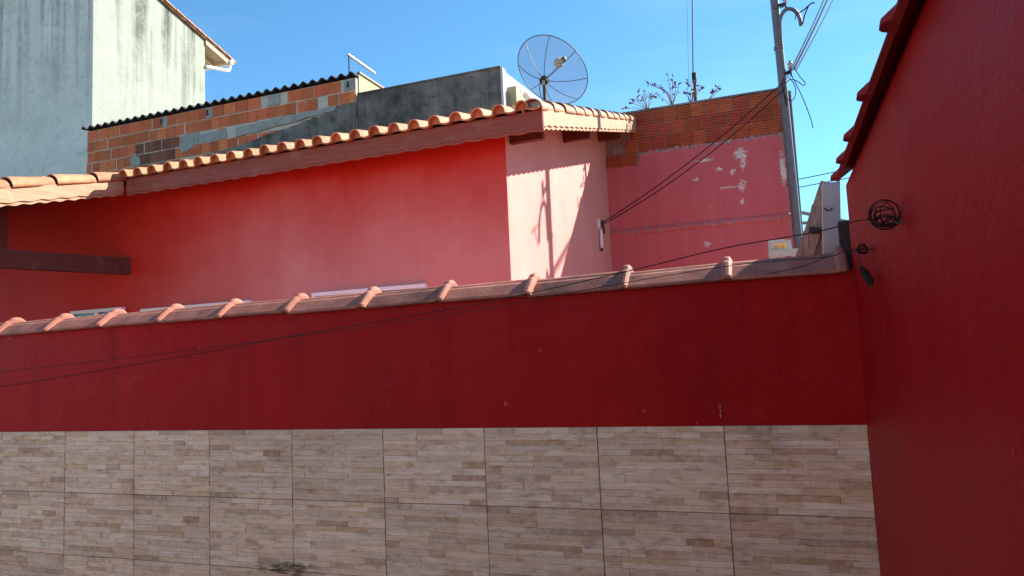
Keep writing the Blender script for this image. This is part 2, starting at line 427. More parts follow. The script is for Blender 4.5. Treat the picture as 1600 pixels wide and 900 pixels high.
# ------------------------------------------------------------------ mesh helpers (points are in metres, world frame)
class MB:
    def __init__(self):
        self.v, self.f, self.sm = [], [], []
    def add(self, vs, fs, smooth=False):
        b = len(self.v)
        self.v += [tuple(x) for x in vs]
        for q in fs:
            self.f.append(tuple(i + b for i in q))
            self.sm.append(smooth)
        return self
    def box(self, x0, x1, y0, y1, z0, z1):
        vs = [(x, y, z) for x in (x0, x1) for y in (y0, y1) for z in (z0, z1)]
        return self.add(vs, [(0, 1, 3, 2), (4, 6, 7, 5), (0, 4, 5, 1), (2, 3, 7, 6), (0, 2, 6, 4), (1, 5, 7, 3)])
    def beam(self, a, b, w, h, upv=(0, 0, 1)):
        """rectangular bar from a to b, w wide, h high"""
        a, b = Vector(a), Vector(b)
        d = (b - a).normalized()
        s = d.cross(Vector(upv)).normalized()
        u = s.cross(d)
        vs = []
        for p in (a, b):
            for i, j in ((-1, -1), (1, -1), (1, 1), (-1, 1)):
                vs.append(p + s * (i * w / 2) + u * (j * h / 2))
        return self.add(vs, [(3, 2, 1, 0), (4, 5, 6, 7), (0, 1, 5, 4), (1, 2, 6, 5), (2, 3, 7, 6), (3, 0, 4, 7)])
    def tube(self, pts, r, n=8, cap=True, r2=None):
        pts = [Vector(p) for p in pts]
        rings = []
        ref = Vector((0.13, 0.31, 0.94))
        for i, p in enumerate(pts):
            d = (pts[min(i + 1, len(pts) - 1)] - pts[max(i - 1, 0)]).normalized()
            if abs(d.dot(ref)) > 0.97:
                ref = Vector((0.9, 0.2, 0.1))
            s = d.cross(ref).normalized()
            u = s.cross(d)
            rr = r if r2 is None else r + (r2 - r) * i / (len(pts) - 1)
            rings.append([p + (s * math.cos(2 * math.pi * k / n) + u * math.sin(2 * math.pi * k / n)) * rr for k in range(n)])
        vs = [q for rg in rings for q in rg]
        fs = []
        for i in range(len(rings) - 1):
            for k in range(n):
                fs.append((i * n + k, i * n + (k + 1) % n, (i + 1) * n + (k + 1) % n, (i + 1) * n + k))
        self.add(vs, fs, True)
        if cap:
            self.add(rings[0], [tuple(range(n))])
            self.add(rings[-1], [tuple(reversed(range(n)))])
        return self
    def loft(self, secs, closed=True, caps=True, smooth=False):
        """join equal-length point loops"""
        n = len(secs[0])
        vs = [q for s in secs for q in s]
        fs = []
        for i in range(len(secs) - 1):
            for k in range(n if closed else n - 1):
                fs.append((i * n + k, i * n + (k + 1) % n, (i + 1) * n + (k + 1) % n, (i + 1) * n + k))
        self.add(vs, fs, smooth)
        if caps:
            self.add(secs[0], [tuple(reversed(range(n)))])
            self.add(secs[-1], [tuple(range(n))])
        return self
    def mesh(self, name, mat, centre=None):
        c = Vector(centre) if centre is not None else Vector((0, 0, 0))
        me = bpy.data.meshes.new(name)
        me.from_pydata([(x - c.x, y - c.y, z - c.z) for x, y, z in self.v], [], self.f)
        me.polygons.foreach_set('use_smooth', self.sm)
        me.materials.append(M[mat])
        me.update()
        return me
    def build(self, name, mat, parent=None, **kw):
        xs, ys, zs = zip(*self.v)
        c = Vector(((min(xs) + max(xs)) / 2, (min(ys) + max(ys)) / 2, min(zs)))
        me = self.mesh(name, mat, c)
        o = bpy.data.objects.new(name, me)
        col.objects.link(o)
        o.location = c
        attach(o, parent)
        for k, v in kw.items():
            o[k] = v
        return o

def world_loc(o):
    p = Vector(o.location)
    q = o.parent
    while q is not None:
        p = p + Vector(q.location)
        q = q.parent
    return p

def attach(o, parent):
    """parents o (whose location was given in the world frame); only translations are used on parents"""
    if parent is not None:
        o.location = Vector(o.location) - world_loc(parent)
        o.parent = parent

def thing(name, loc, label, cat, group=None):
    o = bpy.data.objects.new(name, None)
    o.empty_display_size = 0.2
    col.objects.link(o)
    o.location = loc
    o['label'] = label
    o['category'] = cat
    if group:
        o['group'] = group
    return o

def tag(o, label, cat, group=None):
    o['label'] = label
    o['category'] = cat
    if group:
        o['group'] = group
    return o

def inst(name, me, loc, parent=None, rot=(0, 0, 0), scale=(1, 1, 1)):
    o = bpy.data.objects.new(name, me)
    col.objects.link(o)
    o.location = loc
    o.rotation_euler = rot
    o.scale = scale
    attach(o, parent)
    return o

def smooth_path(pts, sub=8):
    """Catmull-Rom through the points"""
    P = [Vector(p) for p in pts]
    P = [P[0] * 2 - P[1]] + P + [P[-1] * 2 - P[-2]]
    out = []
    for i in range(1, len(P) - 2):
        a, b, c, d = P[i - 1:i + 3]
        for k in range(sub):
            t = k / sub
            out.append(0.5 * ((2 * b) + (c - a) * t + (2 * a - 5 * b + 4 * c - d) * t * t + (3 * b - a - 3 * c + d) * t ** 3))
    out.append(P[-2])
    return out

def sag(a, b, drop, n=18):
    a, b = Vector(a), Vector(b)
    return [a.lerp(b, i / n) - Vector((0, 0, drop * 4 * (i / n) * (1 - i / n))) for i in range(n + 1)]

# ------------------------------------------------------------------ ground
def structure(o):
    o['kind'] = 'structure'
    return o
structure(MB().add([(-600, -600, -0.012), (600, -600, -0.012), (600, 600, -0.012), (-600, 600, -0.012)], [(0, 1, 2, 3)]).build('ground', 'earth'))
structure(MB().add([(-9, -7.1, 0), (0.3, -7.1, 0), (0.3, 2.95, 0), (-9, 2.95, 0)], [(0, 1, 2, 3)]).build('courtyard_floor', 'floor_cement'))
structure(MB().box(-12, 0.9, 3.06, 10.95, -0.01, 0.28).build('yard_floor', 'red_cement'))

# ------------------------------------------------------------------ courtyard wall (red, stone-look tiles, clay coping)
WX0, WX1 = -8.7, 0.282
WY = 2.9075
cw = thing('courtyard_wall', (-2.8, WY, 0), 'low dark red courtyard wall with stone look tiles below and clay coping above', 'wall')
MB().box(WX0, WX1 + 0.02, WY + 0.006, 3.055, 0.0, EYE + 0.262).build('wall_body', 'red_paint', cw)
MB().box(WX0, 0.20, 3.056, 3.066, 0.281, EYE + 0.245).build('rear_bounce_facing', 'bounce_red_paint', cw)  # unseen bright red facing added to bounce red light onto the pink house
TW, TH, TZ = 0.50003, 0.33, EYE - 0.30836
def ledger_mesh(seed):
    r = random.Random(seed)
    mb = MB()
    cols = []
    g = 0.0014
    W, H = TW - 2 * g, TH - 2 * g
    # back slab
    mb.box(-W / 2, W / 2, -0.004, 0.006, 0, H)
    cols += [(0.2, 0.2, 0.2)] * 6
    nrow = 13
    edges = [0.0]
    hs = [r.uniform(0.8, 1.2) for _ in range(nrow)]
    for h in hs:
        edges.append(edges[-1] + h * H / sum(hs))
    for i in range(nrow):
        x = -W / 2
        while x < W / 2 - 1e-6:
            L = r.choice([0.07, 0.10, 0.13, 0.17, 0.22, 0.26])
            x1 = x + L
            if W / 2 - x1 < 0.05:
                x1 = W / 2
            d = 0.0052 + (r.uniform(0.0004, 0.0026) if r.random() < 0.45 else 0.0002 * r.random())
            e = 0.0
            z0, z1 = edges[i] + e, edges[i + 1] - e
            xa, xb = x + e, x1 - e
            k = 0.0004 if r.random() < 0.6 else 0.0011
            vs = [(xa, -0.004, z0), (xb, -0.004, z0), (xb, -0.004, z1), (xa, -0.004, z1),
                  (xa + k, -d - r.uniform(0, .0006), z0 + k), (xb - k, -d - r.uniform(0, .0006), z0 + k),
                  (xb - k, -d - r.uniform(0, .0006), z1 - k), (xa + k, -d - r.uniform(0, .0006), z1 - k)]
            mb.add(vs, [(4, 5, 6, 7), (0, 1, 5, 4), (1, 2, 6, 5), (2, 3, 7, 6), (3, 0, 4, 7)])
            c = (r.uniform(0.0, 1.0), r.random(), r.random())
            cols += [c] * 5
            x = x1
    me = mb.mesh('tile', 'ledger_tile')
    at = me.attributes.new('strip', 'FLOAT_VECTOR', 'FACE')
    at.data.foreach_set('vector', [q for c in cols for q in c])
    return me
tile_meshes = [ledger_mesh(s) for s in (3, 8, 15, 21, 34, 40, 47, 52, 60, 71, 83, 90)]
pick = [0, 1, 2, 3, 4, 4, 5, 6, 7, 8, 9, 10]
for rrow in range(4):
    for c in range(18):
        x = WX1 - (c + 0.5) * TW
        me = tile_meshes[pick[(c * 5 + rrow * 7 + (rrow * c) % 3) % 12]]
        inst('tile', me, (x + rng.uniform(-.0008, .0008), WY + rng.uniform(-0.0008, 0.0008), TZ - (rrow + 1) * TH + 0.0022), cw,
             rot=(0, rng.uniform(-0.0015, 0.0015), 0))
MB().box(WX0, WX1, WY + 0.0015, WY + 0.005, 0.0, TZ - 0.001).build('grout', 'tile_grout', cw)

sc = MB()
sr = random.Random(6)
for k in range(9):
    x, z = -0.229 + sr.uniform(-.007, .007), EYE - 0.232 - k * 0.006 + sr.uniform(-.006, .006)
    h, w = sr.uniform(.004, .013), sr.uniform(.0006, .0016)
    dx = sr.uniform(-.004, .004)
    y = WY + 0.0045
    sc.add([(x - w, y, z), (x + w, y, z), (x + w * .4 + dx, y, z + h), (x - w * .4 + dx, y, z + h), (x, y + .0013, z), (x + dx, y + .0013, z + h)], [(0, 1, 2, 3), (1, 4, 5, 2), (4, 0, 3, 5)])
sc.build('scuff', 'pale_board', cw)
def coping_profile(sc, n=7):
    """half section (y, z) of a ridge tile: flat flanks, rounded crown; returns outer then inner loop"""
    pts = [(-0.124, -0.006), (-0.122, 0.004), (-0.060, 0.052)]
    for k in range(n):
        a = math.pi * (0.80 - 0.60 * k / (n - 1))
        pts.append((0.052 * math.cos(a), 0.036 + 0.040 * math.sin(a)))
    pts += [(0.060, 0.052), (0.122, 0.004), (0.124, -0.006)]
    outer = [(y * (1 + sc), z + (z + 0.01) * sc * 1.6) for y, z in pts]
    inner = [(y * 0.88, z * 0.80 - 0.006) for y, z in reversed(pts)]
    return outer + inner
def coping_mesh(mat, length=0.435, rim=0.042, flare=0.17):
    secs = []
    for x, sc in [(-length, -0.03), (-rim, 0.0), (-rim + 0.004, flare * 0.6), (-rim * 0.72, flare * 0.95), (-rim * 0.5, flare),
                  (-rim * 0.25, flare * 0.95), (-0.004, flare * 0.6), (0.0, flare * 0.25)]:
        secs.append([(x, y, z) for y, z in coping_profile(sc)])
    return MB().loft(secs).mesh('coping_tile', mat)
cop = coping_mesh('coping_clay')
for p in cop.polygons:
    p.use_smooth = False
CY = 2.995
for k in range(-1, 21):
    x = -0.145 - 0.409 * k + (rng.uniform(-0.006, 0.006) if k > 0 else 0)
    inst('coping_tile', cop, (x, CY + rng.uniform(-0.003, 0.003), EYE + 0.258 + rng.uniform(-0.002, 0.002)), cw, rot=(rng.uniform(-.04, .04), rng.uniform(-0.016, 0.008), rng.uniform(-.012, .012)))

# ------------------------------------------------------------------ unseen house front added across the courtyard to bounce warm light
oh = thing('unseen_house', (-4.0, -4.6, 0), 'unseen plain salmon house front added across the yard to bounce warm light', 'house')
MB().box(-9.0, 0.28, -7.0, -4.2, 0.0, 3.3).build('wall', 'bounce_pale_render', oh)  # wall of the unseen house, added for warm bounce
MB().box(-9.2, 0.28, -7.1, -3.95, 3.301, 3.42).build('unseen_roof_slab', 'bounce_pale_render', oh)
dr = MB().box(-3.0, -2.1, -4.199, -4.15, 0.001, 2.1).build('unseen_door', 'fascia_wood', oh)
MB().tube([(-2.2, -4.15, 1.02), (-2.2, -4.10, 1.02), (-2.32, -4.10, 1.02)], 0.012, 8).build('handle', 'galvanised', dr)
wn_ = MB()
for xa, xb, za, zb in ((-6.2, -4.6, 1.0, 1.05), (-6.2, -4.6, 2.05, 2.1), (-6.2, -6.15, 1.051, 2.049), (-4.65, -4.6, 1.051, 2.049), (-5.43, -5.37, 1.051, 2.049)):
    wn_.box(xa, xb, -4.199, -4.14, za, zb)
wo_ = wn_.build('window', 'white_alu', oh)  # window of the unseen added house
MB().box(-6.149, -5.431, -4.19, -4.17, 1.052, 2.048).build('pane', 'window_glass', wo_)
MB().box(-5.369, -4.651, -4.19, -4.17, 1.052, 2.048).build('pane', 'window_glass', wo_)

# ------------------------------------------------------------------ tall side wall on the right
sw = thing('side_wall', (0.35, -1.5, 0), 'tall dark red plastered side wall close on the right with red coping', 'wall')
MB().box(0.282, 0.43, -6.5, 2.90, -0.005, EYE + 0.572).build('wall_body', 'red_paint', sw)
MB().box(0.295, 0.41, -6.4, 2.76, EYE + 0.5725, EYE + 0.612).build('bedding', 'red_paint', sw)
unseen_shade_block = MB()  # unseen blocks added beyond the wall to shade the coping's right end
unseen_shade_block.box(0.431, 3.4, -6.0, 2.60, -0.005, EYE + 0.50)
unseen_shade_block.box(0.86, 3.4, 2.601, 4.0, -0.005, EYE + 1.60)
unseen_shade_block.build('unseen_shade_block', 'red_paint', sw)
cop2 = coping_mesh('painted_coping', 0.47, 0.055, 0.14)
for k, y in enumerate([2.785, 2.525, 2.25, 1.88, 1.468, 1.055, 0.645, 0.235, -0.175, -0.585, -0.995]):
    inst('coping_tile', cop2, (0.361, y, EYE + 0.577), sw, rot=(0, 0.014 + rng.uniform(-.006, .006), R(90)))

# ------------------------------------------------------------------ pink house behind the wall
HX, HY = -2.304, 6.30
SL = 0.277
def roof_z(y):
    return EYE + 2.15 + SL * (y - 5.95)
house = thing('pink_house', (-6.5, 8.5, 0.28), 'red and pink rendered house with clay tiled lean-to roof behind the wall', 'house')
# walls: front, side, tops follow the roof
wb = MB()
def house_wall():
    zt = lambda y: roof_z(y) - 0.03
    x0, x1, y0, y1 = -11.5, HX, HY, 11.05
    vs = [(x0, y0, 0.28), (x1, y0, 0.28), (x1, y1, 0.28), (x0, y1, 0.28), (x0, y0, zt(y0)), (x1, y0, zt(y0)), (x1, y1, zt(y1)), (x0, y1, zt(y1))]
    wb.add(vs, [(0, 1, 5, 4), (1, 2, 6, 5), (2, 3, 7, 6), (3, 0, 4, 7), (4, 5, 6, 7), (3, 2, 1, 0)])
house_wall()
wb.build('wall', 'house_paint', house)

def wavy_board(a, b, hgt, thick, outv, period=0.21, amp=0.011, step=0.035, lower=0.0):
    """fascia board from a to b (top edge), lower edge cut in waves"""
    a, b, outv = Vector(a), Vector(b), Vector(outv)
    L = (b - a).length
    n = max(2, int(L / step))
    secs = []
    for i in range(n + 1):
        p = a.lerp(b, i / n)
        s = L * i / n
        h = hgt + amp * math.sin(2 * math.pi * s / period) + lower
        secs.append([p, p + outv * thick, p + outv * thick - Vector((0, 0, h)), p - Vector((0, 0, h))])
    return MB().loft(secs)
roof = MB()
# boarding under the tiles: main part and porch part
def roof_deck(x0, x1, y0, y1, t=0.02):
    vs = []
    for dz in (-t, 0):
        vs += [(x0, y0, roof_z(y0) + dz), (x1, y0, roof_z(y0) + dz), (x1, y1, roof_z(y1) + dz), (x0, y1, roof_z(y1) + dz)]
    roof.add(vs, [(3, 2, 1, 0), (4, 5, 6, 7), (0, 1, 5, 4), (1, 2, 6, 5), (2, 3, 7, 6), (3, 0, 4, 7)])
roof_deck(-6.758, -1.828, 5.955, 11.2)
roof_deck(-11.6, -6.760, 3.6, 11.2)
roof_o = roof.build('roof', 'beam_wood', house)

fa = wavy_board((-6.70, 5.95, roof_z(5.95) + 0.004), (-1.802, 5.95, roof_z(5.95) + 0.004), 0.165, 0.026, (0, -1, 0), amp=0.006).build('fascia', 'fascia_wood', roof_o)
wavy_board((-6.70, 5.949, roof_z(5.95) - 0.150), (-1.80, 5.949, roof_z(5.95) - 0.150), 0.032, 0.016, (0, -1, 0), amp=0.007).build('fascia_trim', 'fascia_wood', roof_o)
def rake(x, ya, yb):
    wavy_board((x - 0.026, ya, roof_z(ya) + 0.01), (x - 0.026, yb, roof_z(yb) + 0.01), 0.145, 0.026, (1, 0, 0), amp=0.007).build('rake_board', 'rake_wood', roof_o)
    wavy_board((x - 0.030, ya, roof_z(ya) - 0.115), (x - 0.030, yb, roof_z(yb) - 0.115), 0.050, 0.016, (1, 0, 0), amp=0.008, period=0.16).build('rake_trim', 'rake_wood', roof_o)
rake(-1.80, 5.95, 8.9)
rake(-1.80, 8.91, 11.2)
rake(-6.735, 3.6, 5.92)

# clay tiles: one hump and one pan each
def tile_profile(n=9):
    pts = []
    for k in range(n):
        a = math.pi * (1 - k / (n - 1))
        pts.append((0.064 + 0.064 * math.cos(a), 0.076 * math.sin(a) ** 0.85 + 0.012))
    pts += [(0.150, 0.002), (0.185, 0.000), (0.222, 0.010)]
    return pts
def tile_sections(length, th=0.014):
    pr = tile_profile()
    loop = pr + [(x + (0.0 if i > 8 else (0.064 - x) * 0.20), z - th) for i, (x, z) in reversed(list(enumerate(pr)))]
    return [[(x, y, z + dz) for x, z in loop] for y, dz in ((0, 0.020), (length, 0.0))]
ROOF_ANG = math.atan(SL)
def eave_tile(plug=True):
    mb = MB()
    mb.loft(tile_sections(0.40))
    if plug:
        pr = tile_profile()[:9]
        loop = [(0.064 + (x - 0.064) * 0.82, z * 0.86) for x, z in pr]
        mb.add([(x, 0.06, z + 0.012) for x, z in loop], [tuple(range(9))])
    return mb.mesh('roof_tile', 'roof_clay')
et = eave_tile()
TP = 0.2135
ncol = 23
ycut = 5.862
for i in range(ncol):
    x = -2.04 - i * TP
    inst('roof_tile', et, (x + rng.uniform(-.004, .004), ycut + rng.uniform(-.006, .006), roof_z(ycut) + 0.012 + rng.uniform(-.003, .003)), roof_o,
         rot=(ROOF_ANG, 0, rng.uniform(-.012, .012)))
rest = MB()
pr = tile_sections(0.40)
ca, sa = math.cos(ROOF_ANG), math.sin(ROOF_ANG)
def lay(x, y):
    z = roof_z(y) + 0.012
    secs = [[(x + px, y + py * ca - pz * sa, z + py * sa + pz * ca) for px, py, pz in s] for s in pr]
    rest.loft(secs, caps=True)
for row in range(1, 17):
    y = ycut + row * 0.335 * ca
    for i in range(ncol):
        lay(-2.04 - i * TP + rng.uniform(-.004, .004), y)
for row in range(0, 24):
    y = 3.52 + row * 0.335 * ca
    for i in range(22):
        lay(-7.02 - i * TP + rng.uniform(-.004, .004), y)
rest.build('roof_tile_field', 'roof_clay', roof_o, kind='stuff')

# barrel caps along the rakes
def barrel(length=0.46, r0=0.098, r1=0.084, n=10, th=0.013):
    secs = []
    for y, r in ((0, r0), (0.03, r0 * 0.985), (length, r1)):
        outer = [(r * math.cos(math.pi * (1.12 - 1.24 * k / n)), y, r * 0.92 * math.sin(math.pi * (1.12 - 1.24 * k / n))) for k in range(n + 1)]
        inner = [((r - th) * math.cos(math.pi * (1.12 - 1.24 * k / n)), y, (r - th) * 0.92 * math.sin(math.pi * (1.12 - 1.24 * k / n))) for k in range(n, -1, -1)]
        secs.append(outer + inner)
    mb = MB().loft(secs, smooth=False)
    return mb.mesh('ridge_cap', 'roof_clay')
cap = barrel()
for p in cap.polygons:
    p.use_smooth = abs(p.normal.y) < 0.5
def caps(x, y0, y1, pitch=0.405):
    y = y0
    while y < y1:
        inst('ridge_cap', cap, (x + rng.uniform(-.003, .003), y, roof_z(y) + 0.035 + rng.uniform(-.002, .003)), roof_o, rot=(ROOF_ANG - 0.030, 0, rng.uniform(-.01, .01)))
        y += pitch
caps(-1.885, 5.90, 10.9)
caps(-6.815, 3.75, 5.6, 0.46)
# mortar bedding seen in the open end of the first cap
MB().loft([[(-1.885 + 0.078 * math.cos(a), y, roof_z(5.95) + 0.035 + 0.066 * math.sin(a)) for a in [math.pi * k / 8 for k in range(9)]] for y in (5.935, 6.05)]).build('mortar_bedding', 'mortar', roof_o)

# purlins carried out under the right-hand overhang, rafters under the front eave
for y in (6.46, 8.42, 10.38):
    z = roof_z(y) - 0.022
    MB().box(HX - 0.02, -1.965, y - 0.035, y + 0.035, z - 0.215, z - 0.010).build('purlin', 'beam_wood', roof_o)
for i in range(5):
    x = -3.1 - i * 0.85
    mb = MB()
    vs = []
    for xx in (x - 0.025, x + 0.025):
        vs += [(xx, 5.951, roof_z(5.951) - 0.10), (xx, HY + 0.02, roof_z(HY) - 0.10), (xx, HY + 0.02, roof_z(HY) - 0.024), (xx, 5.951, roof_z(5.951) - 0.024)]
    mb.add(vs, [(0, 1, 2, 3), (7, 6, 5, 4), (0, 4, 5, 1), (1, 5, 6, 2), (2, 6, 7, 3), (3, 7, 4, 0)])
    mb.build('rafter', 'beam_wood', roof_o)

# porch timbers at the left
MB().beam((-7.08, 6.32, EYE + 1.24), (-7.66, 3.75, EYE + 1.19), 0.075, 0.195).build('tie_beam', 'beam_wood', house)
MB().box(-11.0, -6.86, 5.02, 5.09, roof_z(5.05) - 0.165, roof_z(5.05) - 0.024).build('porch_purlin', 'beam_wood', house)
MB().box(-6.859, -6.845, 5.02, 5.09, roof_z(5.05) - 0.160, roof_z(5.05) - 0.055).build('purlin_end', 'gutter_white', house)
MB().box(-7.44, -7.34, 4.99, 5.06, EYE + 1.31, roof_z(5.05) - 0.166).build('king_post', 'beam_wood', house)
MB().box(-11.0, -6.80, 3.74, 3.86, EYE + 1.05, EYE + 1.25).build('porch_beam', 'beam_wood', house)
MB().box(-7.75, -7.60, 3.74, 3.86, 0.28, EYE + 1.049).build('porch_post', 'beam_wood', house)

def window(x0, x1, ztop, h=1.05, mat='white_alu'):
    z1, z0 = EYE + ztop, EYE + ztop - h
    f = MB()
    y0, y1 = HY - 0.055, HY + 0.01
    f.box(x0, x1, y0, y1, z1 - 0.04, z1)
    f.box(x0, x1, y0 - 0.02, y1, z0, z0 + 0.045)
    f.box(x0, x0 + 0.04, y0 + .002, y1, z0 + 0.046, z1 - 0.041)
    f.box(x1 - 0.04, x1, y0 + .002, y1, z0 + 0.046, z1 - 0.041)
    xm = (x0 + x1) / 2
    f.box(xm - 0.03, xm + 0.03, y0 + .008, y1, z0 + 0.046, z1 - 0.041)
    w = f.build('window', mat, house)
    MB().box(x0 + 0.041, xm - 0.031, HY - 0.03, HY - 0.02, z0 + 0.046, z1 - 0.042).build('pane', 'window_glass', w)
    MB().box(xm + 0.031, x1 - 0.041, HY - 0.022, HY - 0.012, z0 + 0.046, z1 - 0.042).build('pane', 'window_glass', w)
window(-7.95, -7.13, 0.762)
window(-6.84, -5.30, 0.718)
window(-4.50, -3.18, 0.735)

# ------------------------------------------------------------------ peeling pink wall with bricks on top
bw = thing('brick_topped_wall', (-1.0, 10.95, 0), 'peeling pink rendered wall with bare brick courses along its top', 'wall')
PY = 10.86
def plan(off, r=0.16, x1=0.372, ye=14.5, x0=HX + 0.001, n=8):
    pts = [(x0, PY - off)]
    cx, cy = x1 - r, PY + r
    for k in range(n + 1):
        a = -math.pi / 2 + (math.pi / 2) * k / n
        pts.append((cx + (r + off) * math.cos(a), cy + (r + off) * math.sin(a)))
    pts.append((x1 + off, ye))
    return pts
def plan_solid(off, zt, zb=0.0, jag=None, mat='peeling_paint', name='render', thick=0.16):
    base = plan(off)
    # densify the front run so that the broken top edge can be jagged
    xs = [base[0][0] + (base[1][0] - base[0][0]) * i / 70 for i in range(70)]
    pts = [(x, base[0][1]) for x in xs] + base[1:]
    mb = MB()
    secs = []
    for (x, y) in pts:
        t = zt(x) if callable(zt) else zt
        if jag:
            t += jag.uniform(-0.018, 0.016)
        yb = max(y + 0.02, PY + thick)
        xb = min(x, pts[-1][0] - thick) if y > PY + 0.05 else x
        if y > PY + 0.03:
            xb = pts[-1][0] - thick
            yb = y
        secs.append([(x, y, zb), (x, y, t), (xb, yb, t), (xb, yb, zb)])
    return mb.loft(secs).build(name, mat, bw)
jr = random.Random(5)
def render_top(x):
    z = EYE + 3.022
    if x < -1.78:
        z -= 0.20
    return z
rend = plan_solid(0.0, render_top, 0.0, jr)
# moulded ledge
led = MB()
secs = []
for (x, y), (x2, y2) in zip(plan(0.0), plan(0.030)):
    d = Vector((x2 - x, y2 - y, 0)) / 0.030
    loop = []
    for dd, zz in ((-0.02, 1.845), (0.004, 1.845), (0.020, 1.830), (0.030, 1.80), (0.028, 1.775), (0.012, 1.752), (-0.02, 1.750)):
        loop.append((x + d.x * dd, y + d.y * dd, EYE + zz))
    secs.append(loop)
led.loft(secs).build('ledge', 'peeling_paint', bw)
# mortar core behind the bricks
MB().box(HX + 0.002, 0.33, PY + 0.018, PY + 0.16, EYE + 2.80, EYE + 3.655).build('mortar_core', 'brown_mortar', bw)
MB().box(HX - 0.2, 0.35, PY - 0.012, PY + 0.175, EYE + 3.657, EYE + 3.685).build('capping', 'dark_render', bw)

def brick_mesh(w, h, mat, d=0.09, seed=0):
    """hollow clay block seen on its grooved side; front is at y = 0"""
    r = random.Random(seed)
    prof = []
    g = 4
    k = 0.011
    prof.append((0.0, 0.0))
    for i in range(g):
        zc = h * (i + 1) / (g + 1)
        prof += [(0.0, zc - 0.008), (k, zc - 0.003), (k, zc + 0.003), (0.0, zc + 0.008)]
    prof.append((0.0, h))
    prof += [(d, h), (d, 0.0)]
    secs = [[(x, y + (0.004 if e else 0), z) for y, z in prof] for x, e in ((-w / 2, 1), (-w / 2 + 0.006, 0), (w / 2 - 0.006, 0), (w / 2, 1))]
    return MB().loft(secs).mesh('brick', mat)
bm = {w: brick_mesh(w, 0.197, 'red_brick') for w in (0.19, 0.10)}
for c in range(3):
    z = EYE + 3.030 + c * 0.2085
    x = -1.98 + (0.10 if c % 2 else 0.0)
    while x + 0.19 < 0.345:
        inst('brick', bm[0.19], (x + 0.095, PY - 0.004 + rng.uniform(-.006, .006), z + rng.uniform(-.003, .003)), bw, rot=(rng.uniform(-.01, .01), rng.uniform(-.012, .012), rng.uniform(-.015, .015)))
        x += 0.203 + rng.uniform(-.004, .006)
    if 0.335 - x > 0.06:
        inst('brick', bm[0.10], ((x + 0.335) / 2, PY - 0.003, z), bw, scale=((0.33 - x) / 0.10, 1, 1))
for i, x in enumerate((-2.20, -2.0, -1.875)):
    inst('brick', bm[0.19 if i < 2 else 0.10], (x, PY - 0.004, EYE + 2.835), bw, rot=(0, 0.02, 0), scale=(1, 1, 0.92))
# mortar lump where bricks meet the roof
lump = MB()
lr = random.Random(4)
for k in range(14):
    x = -2.08 + lr.uniform(-.12, .10)
    z = EYE + 3.06 + lr.uniform(0, .52)
    r = lr.uniform(.025, .06)
    secs = []
    for j in range(4):
        rr = r * math.cos(j / 3.2 * math.pi / 2)
        secs.append([(x + rr * math.cos(a) * lr.uniform(.8, 1.2), PY + 0.02 - 0.016 * math.sin(j / 3 * math.pi / 2), z + rr * math.sin(a) * lr.uniform(.8, 1.2)) for a in [2 * math.pi * q / 8 for q in range(8)]])
    lump.loft(secs)
lump.build('mortar_smear', 'brown_mortar', bw)

# ------------------------------------------------------------------ raw brick building with corrugated roof
BY = 11.5
bb = thing('brick_building', (-10.7, 13.0, 0), 'unplastered orange brick building with corrugated sheet roof edge', 'building')
BX0, BX1 = -14.19, -7.20
MB().box(BX0, BX1, BY + 0.016, 14.6, 0.0, EYE + 5.425).build('wall_core', 'mortar', bb)
MB().box(BX1 + 0.001, BX1 + 0.02, BY + 0.10, 14.6, 0.0, EYE + 5.55).build('side_render', 'cream_wall', bb)
def render_line(x):
    """lower edge of the bare bricks: the cement render climbs to the right"""
    if x < -11.45:
        return 3.0
    if x < -11.1:
        return 4.50
    return 4.44 + (x + 10.43) * 0.150
course_h = 0.2475
widths = {0: (0.31,), 1: (0.235, 0.235, 0.47), 2: (0.25, 0.22), 3: (0.235, 0.47), 4: (0.25,)}
bcache = {}
def bmesh_for(w, h, mat):
    key = (round(w, 3), round(h, 3), mat)
    if key not in bcache:
        bcache[key] = brick_mesh(w, h, mat, seed=len(bcache))
    return bcache[key]
br = random.Random(77)
for c in range(6):
    zt = EYE + 5.415 - c * course_h
    z0 = zt - 0.222
    x = BX0 + 0.01 - (0.12 if c % 2 else 0)
    wl_ = (0.300,) if c == 0 else (0.228,)
    i = 0
    while x < BX1 - 0.08:
        w = wl_[0]
        xa, xb = max(x, BX0 + 0.004), min(x + w, BX1 - 0.01)
        xc = (xa + xb) / 2
        rel = z0 - EYE
        skip = False
        gap = 0.006 if br.random() < 0.72 else br.uniform(0.02, 0.05)
        if c == 0 and (abs(xc + 11.95) < 0.13 or abs(xc + 10.72) < 0.1 or abs(xc + 9.10) < 0.19 or xc > -7.46):
            skip = True
        if rel + 0.20 < render_line(xc):
            skip = True
        lint = 4.60 + (xc + 10) * 0.0
        if c == 2 and xc > -10.28 and xc < -7.75 or c == 2 and -10.05 > xc > -11.10 and abs(xc + 10.42) > 0.14:
            skip = True
        if c == 2 and xc > -7.32:
            skip = True
        if c == 1 and (abs(xc + 7.97) < 0.05 or abs(xc + 7.55) < 0.07):
            skip = True
        h = 0.222
        if c in (2, 3, 4) and -12.72 < xc < -11.62:
            mat = 'brown_brick'
        else:
            mat = 'orange_brick'
        if xb - xa > 0.06 and not skip:
            me = bmesh_for(w, h, mat)
            inst('brick', me, (xc, BY + br.uniform(-.006, .005), z0 + br.uniform(-.004, .004)), bb,
                 rot=(br.uniform(-.01, .01), br.uniform(-.012, .012), br.uniform(-.01, .01)), scale=((xb - xa - 0.004) / w, 1, 1))
        x += w + gap
        i += 1
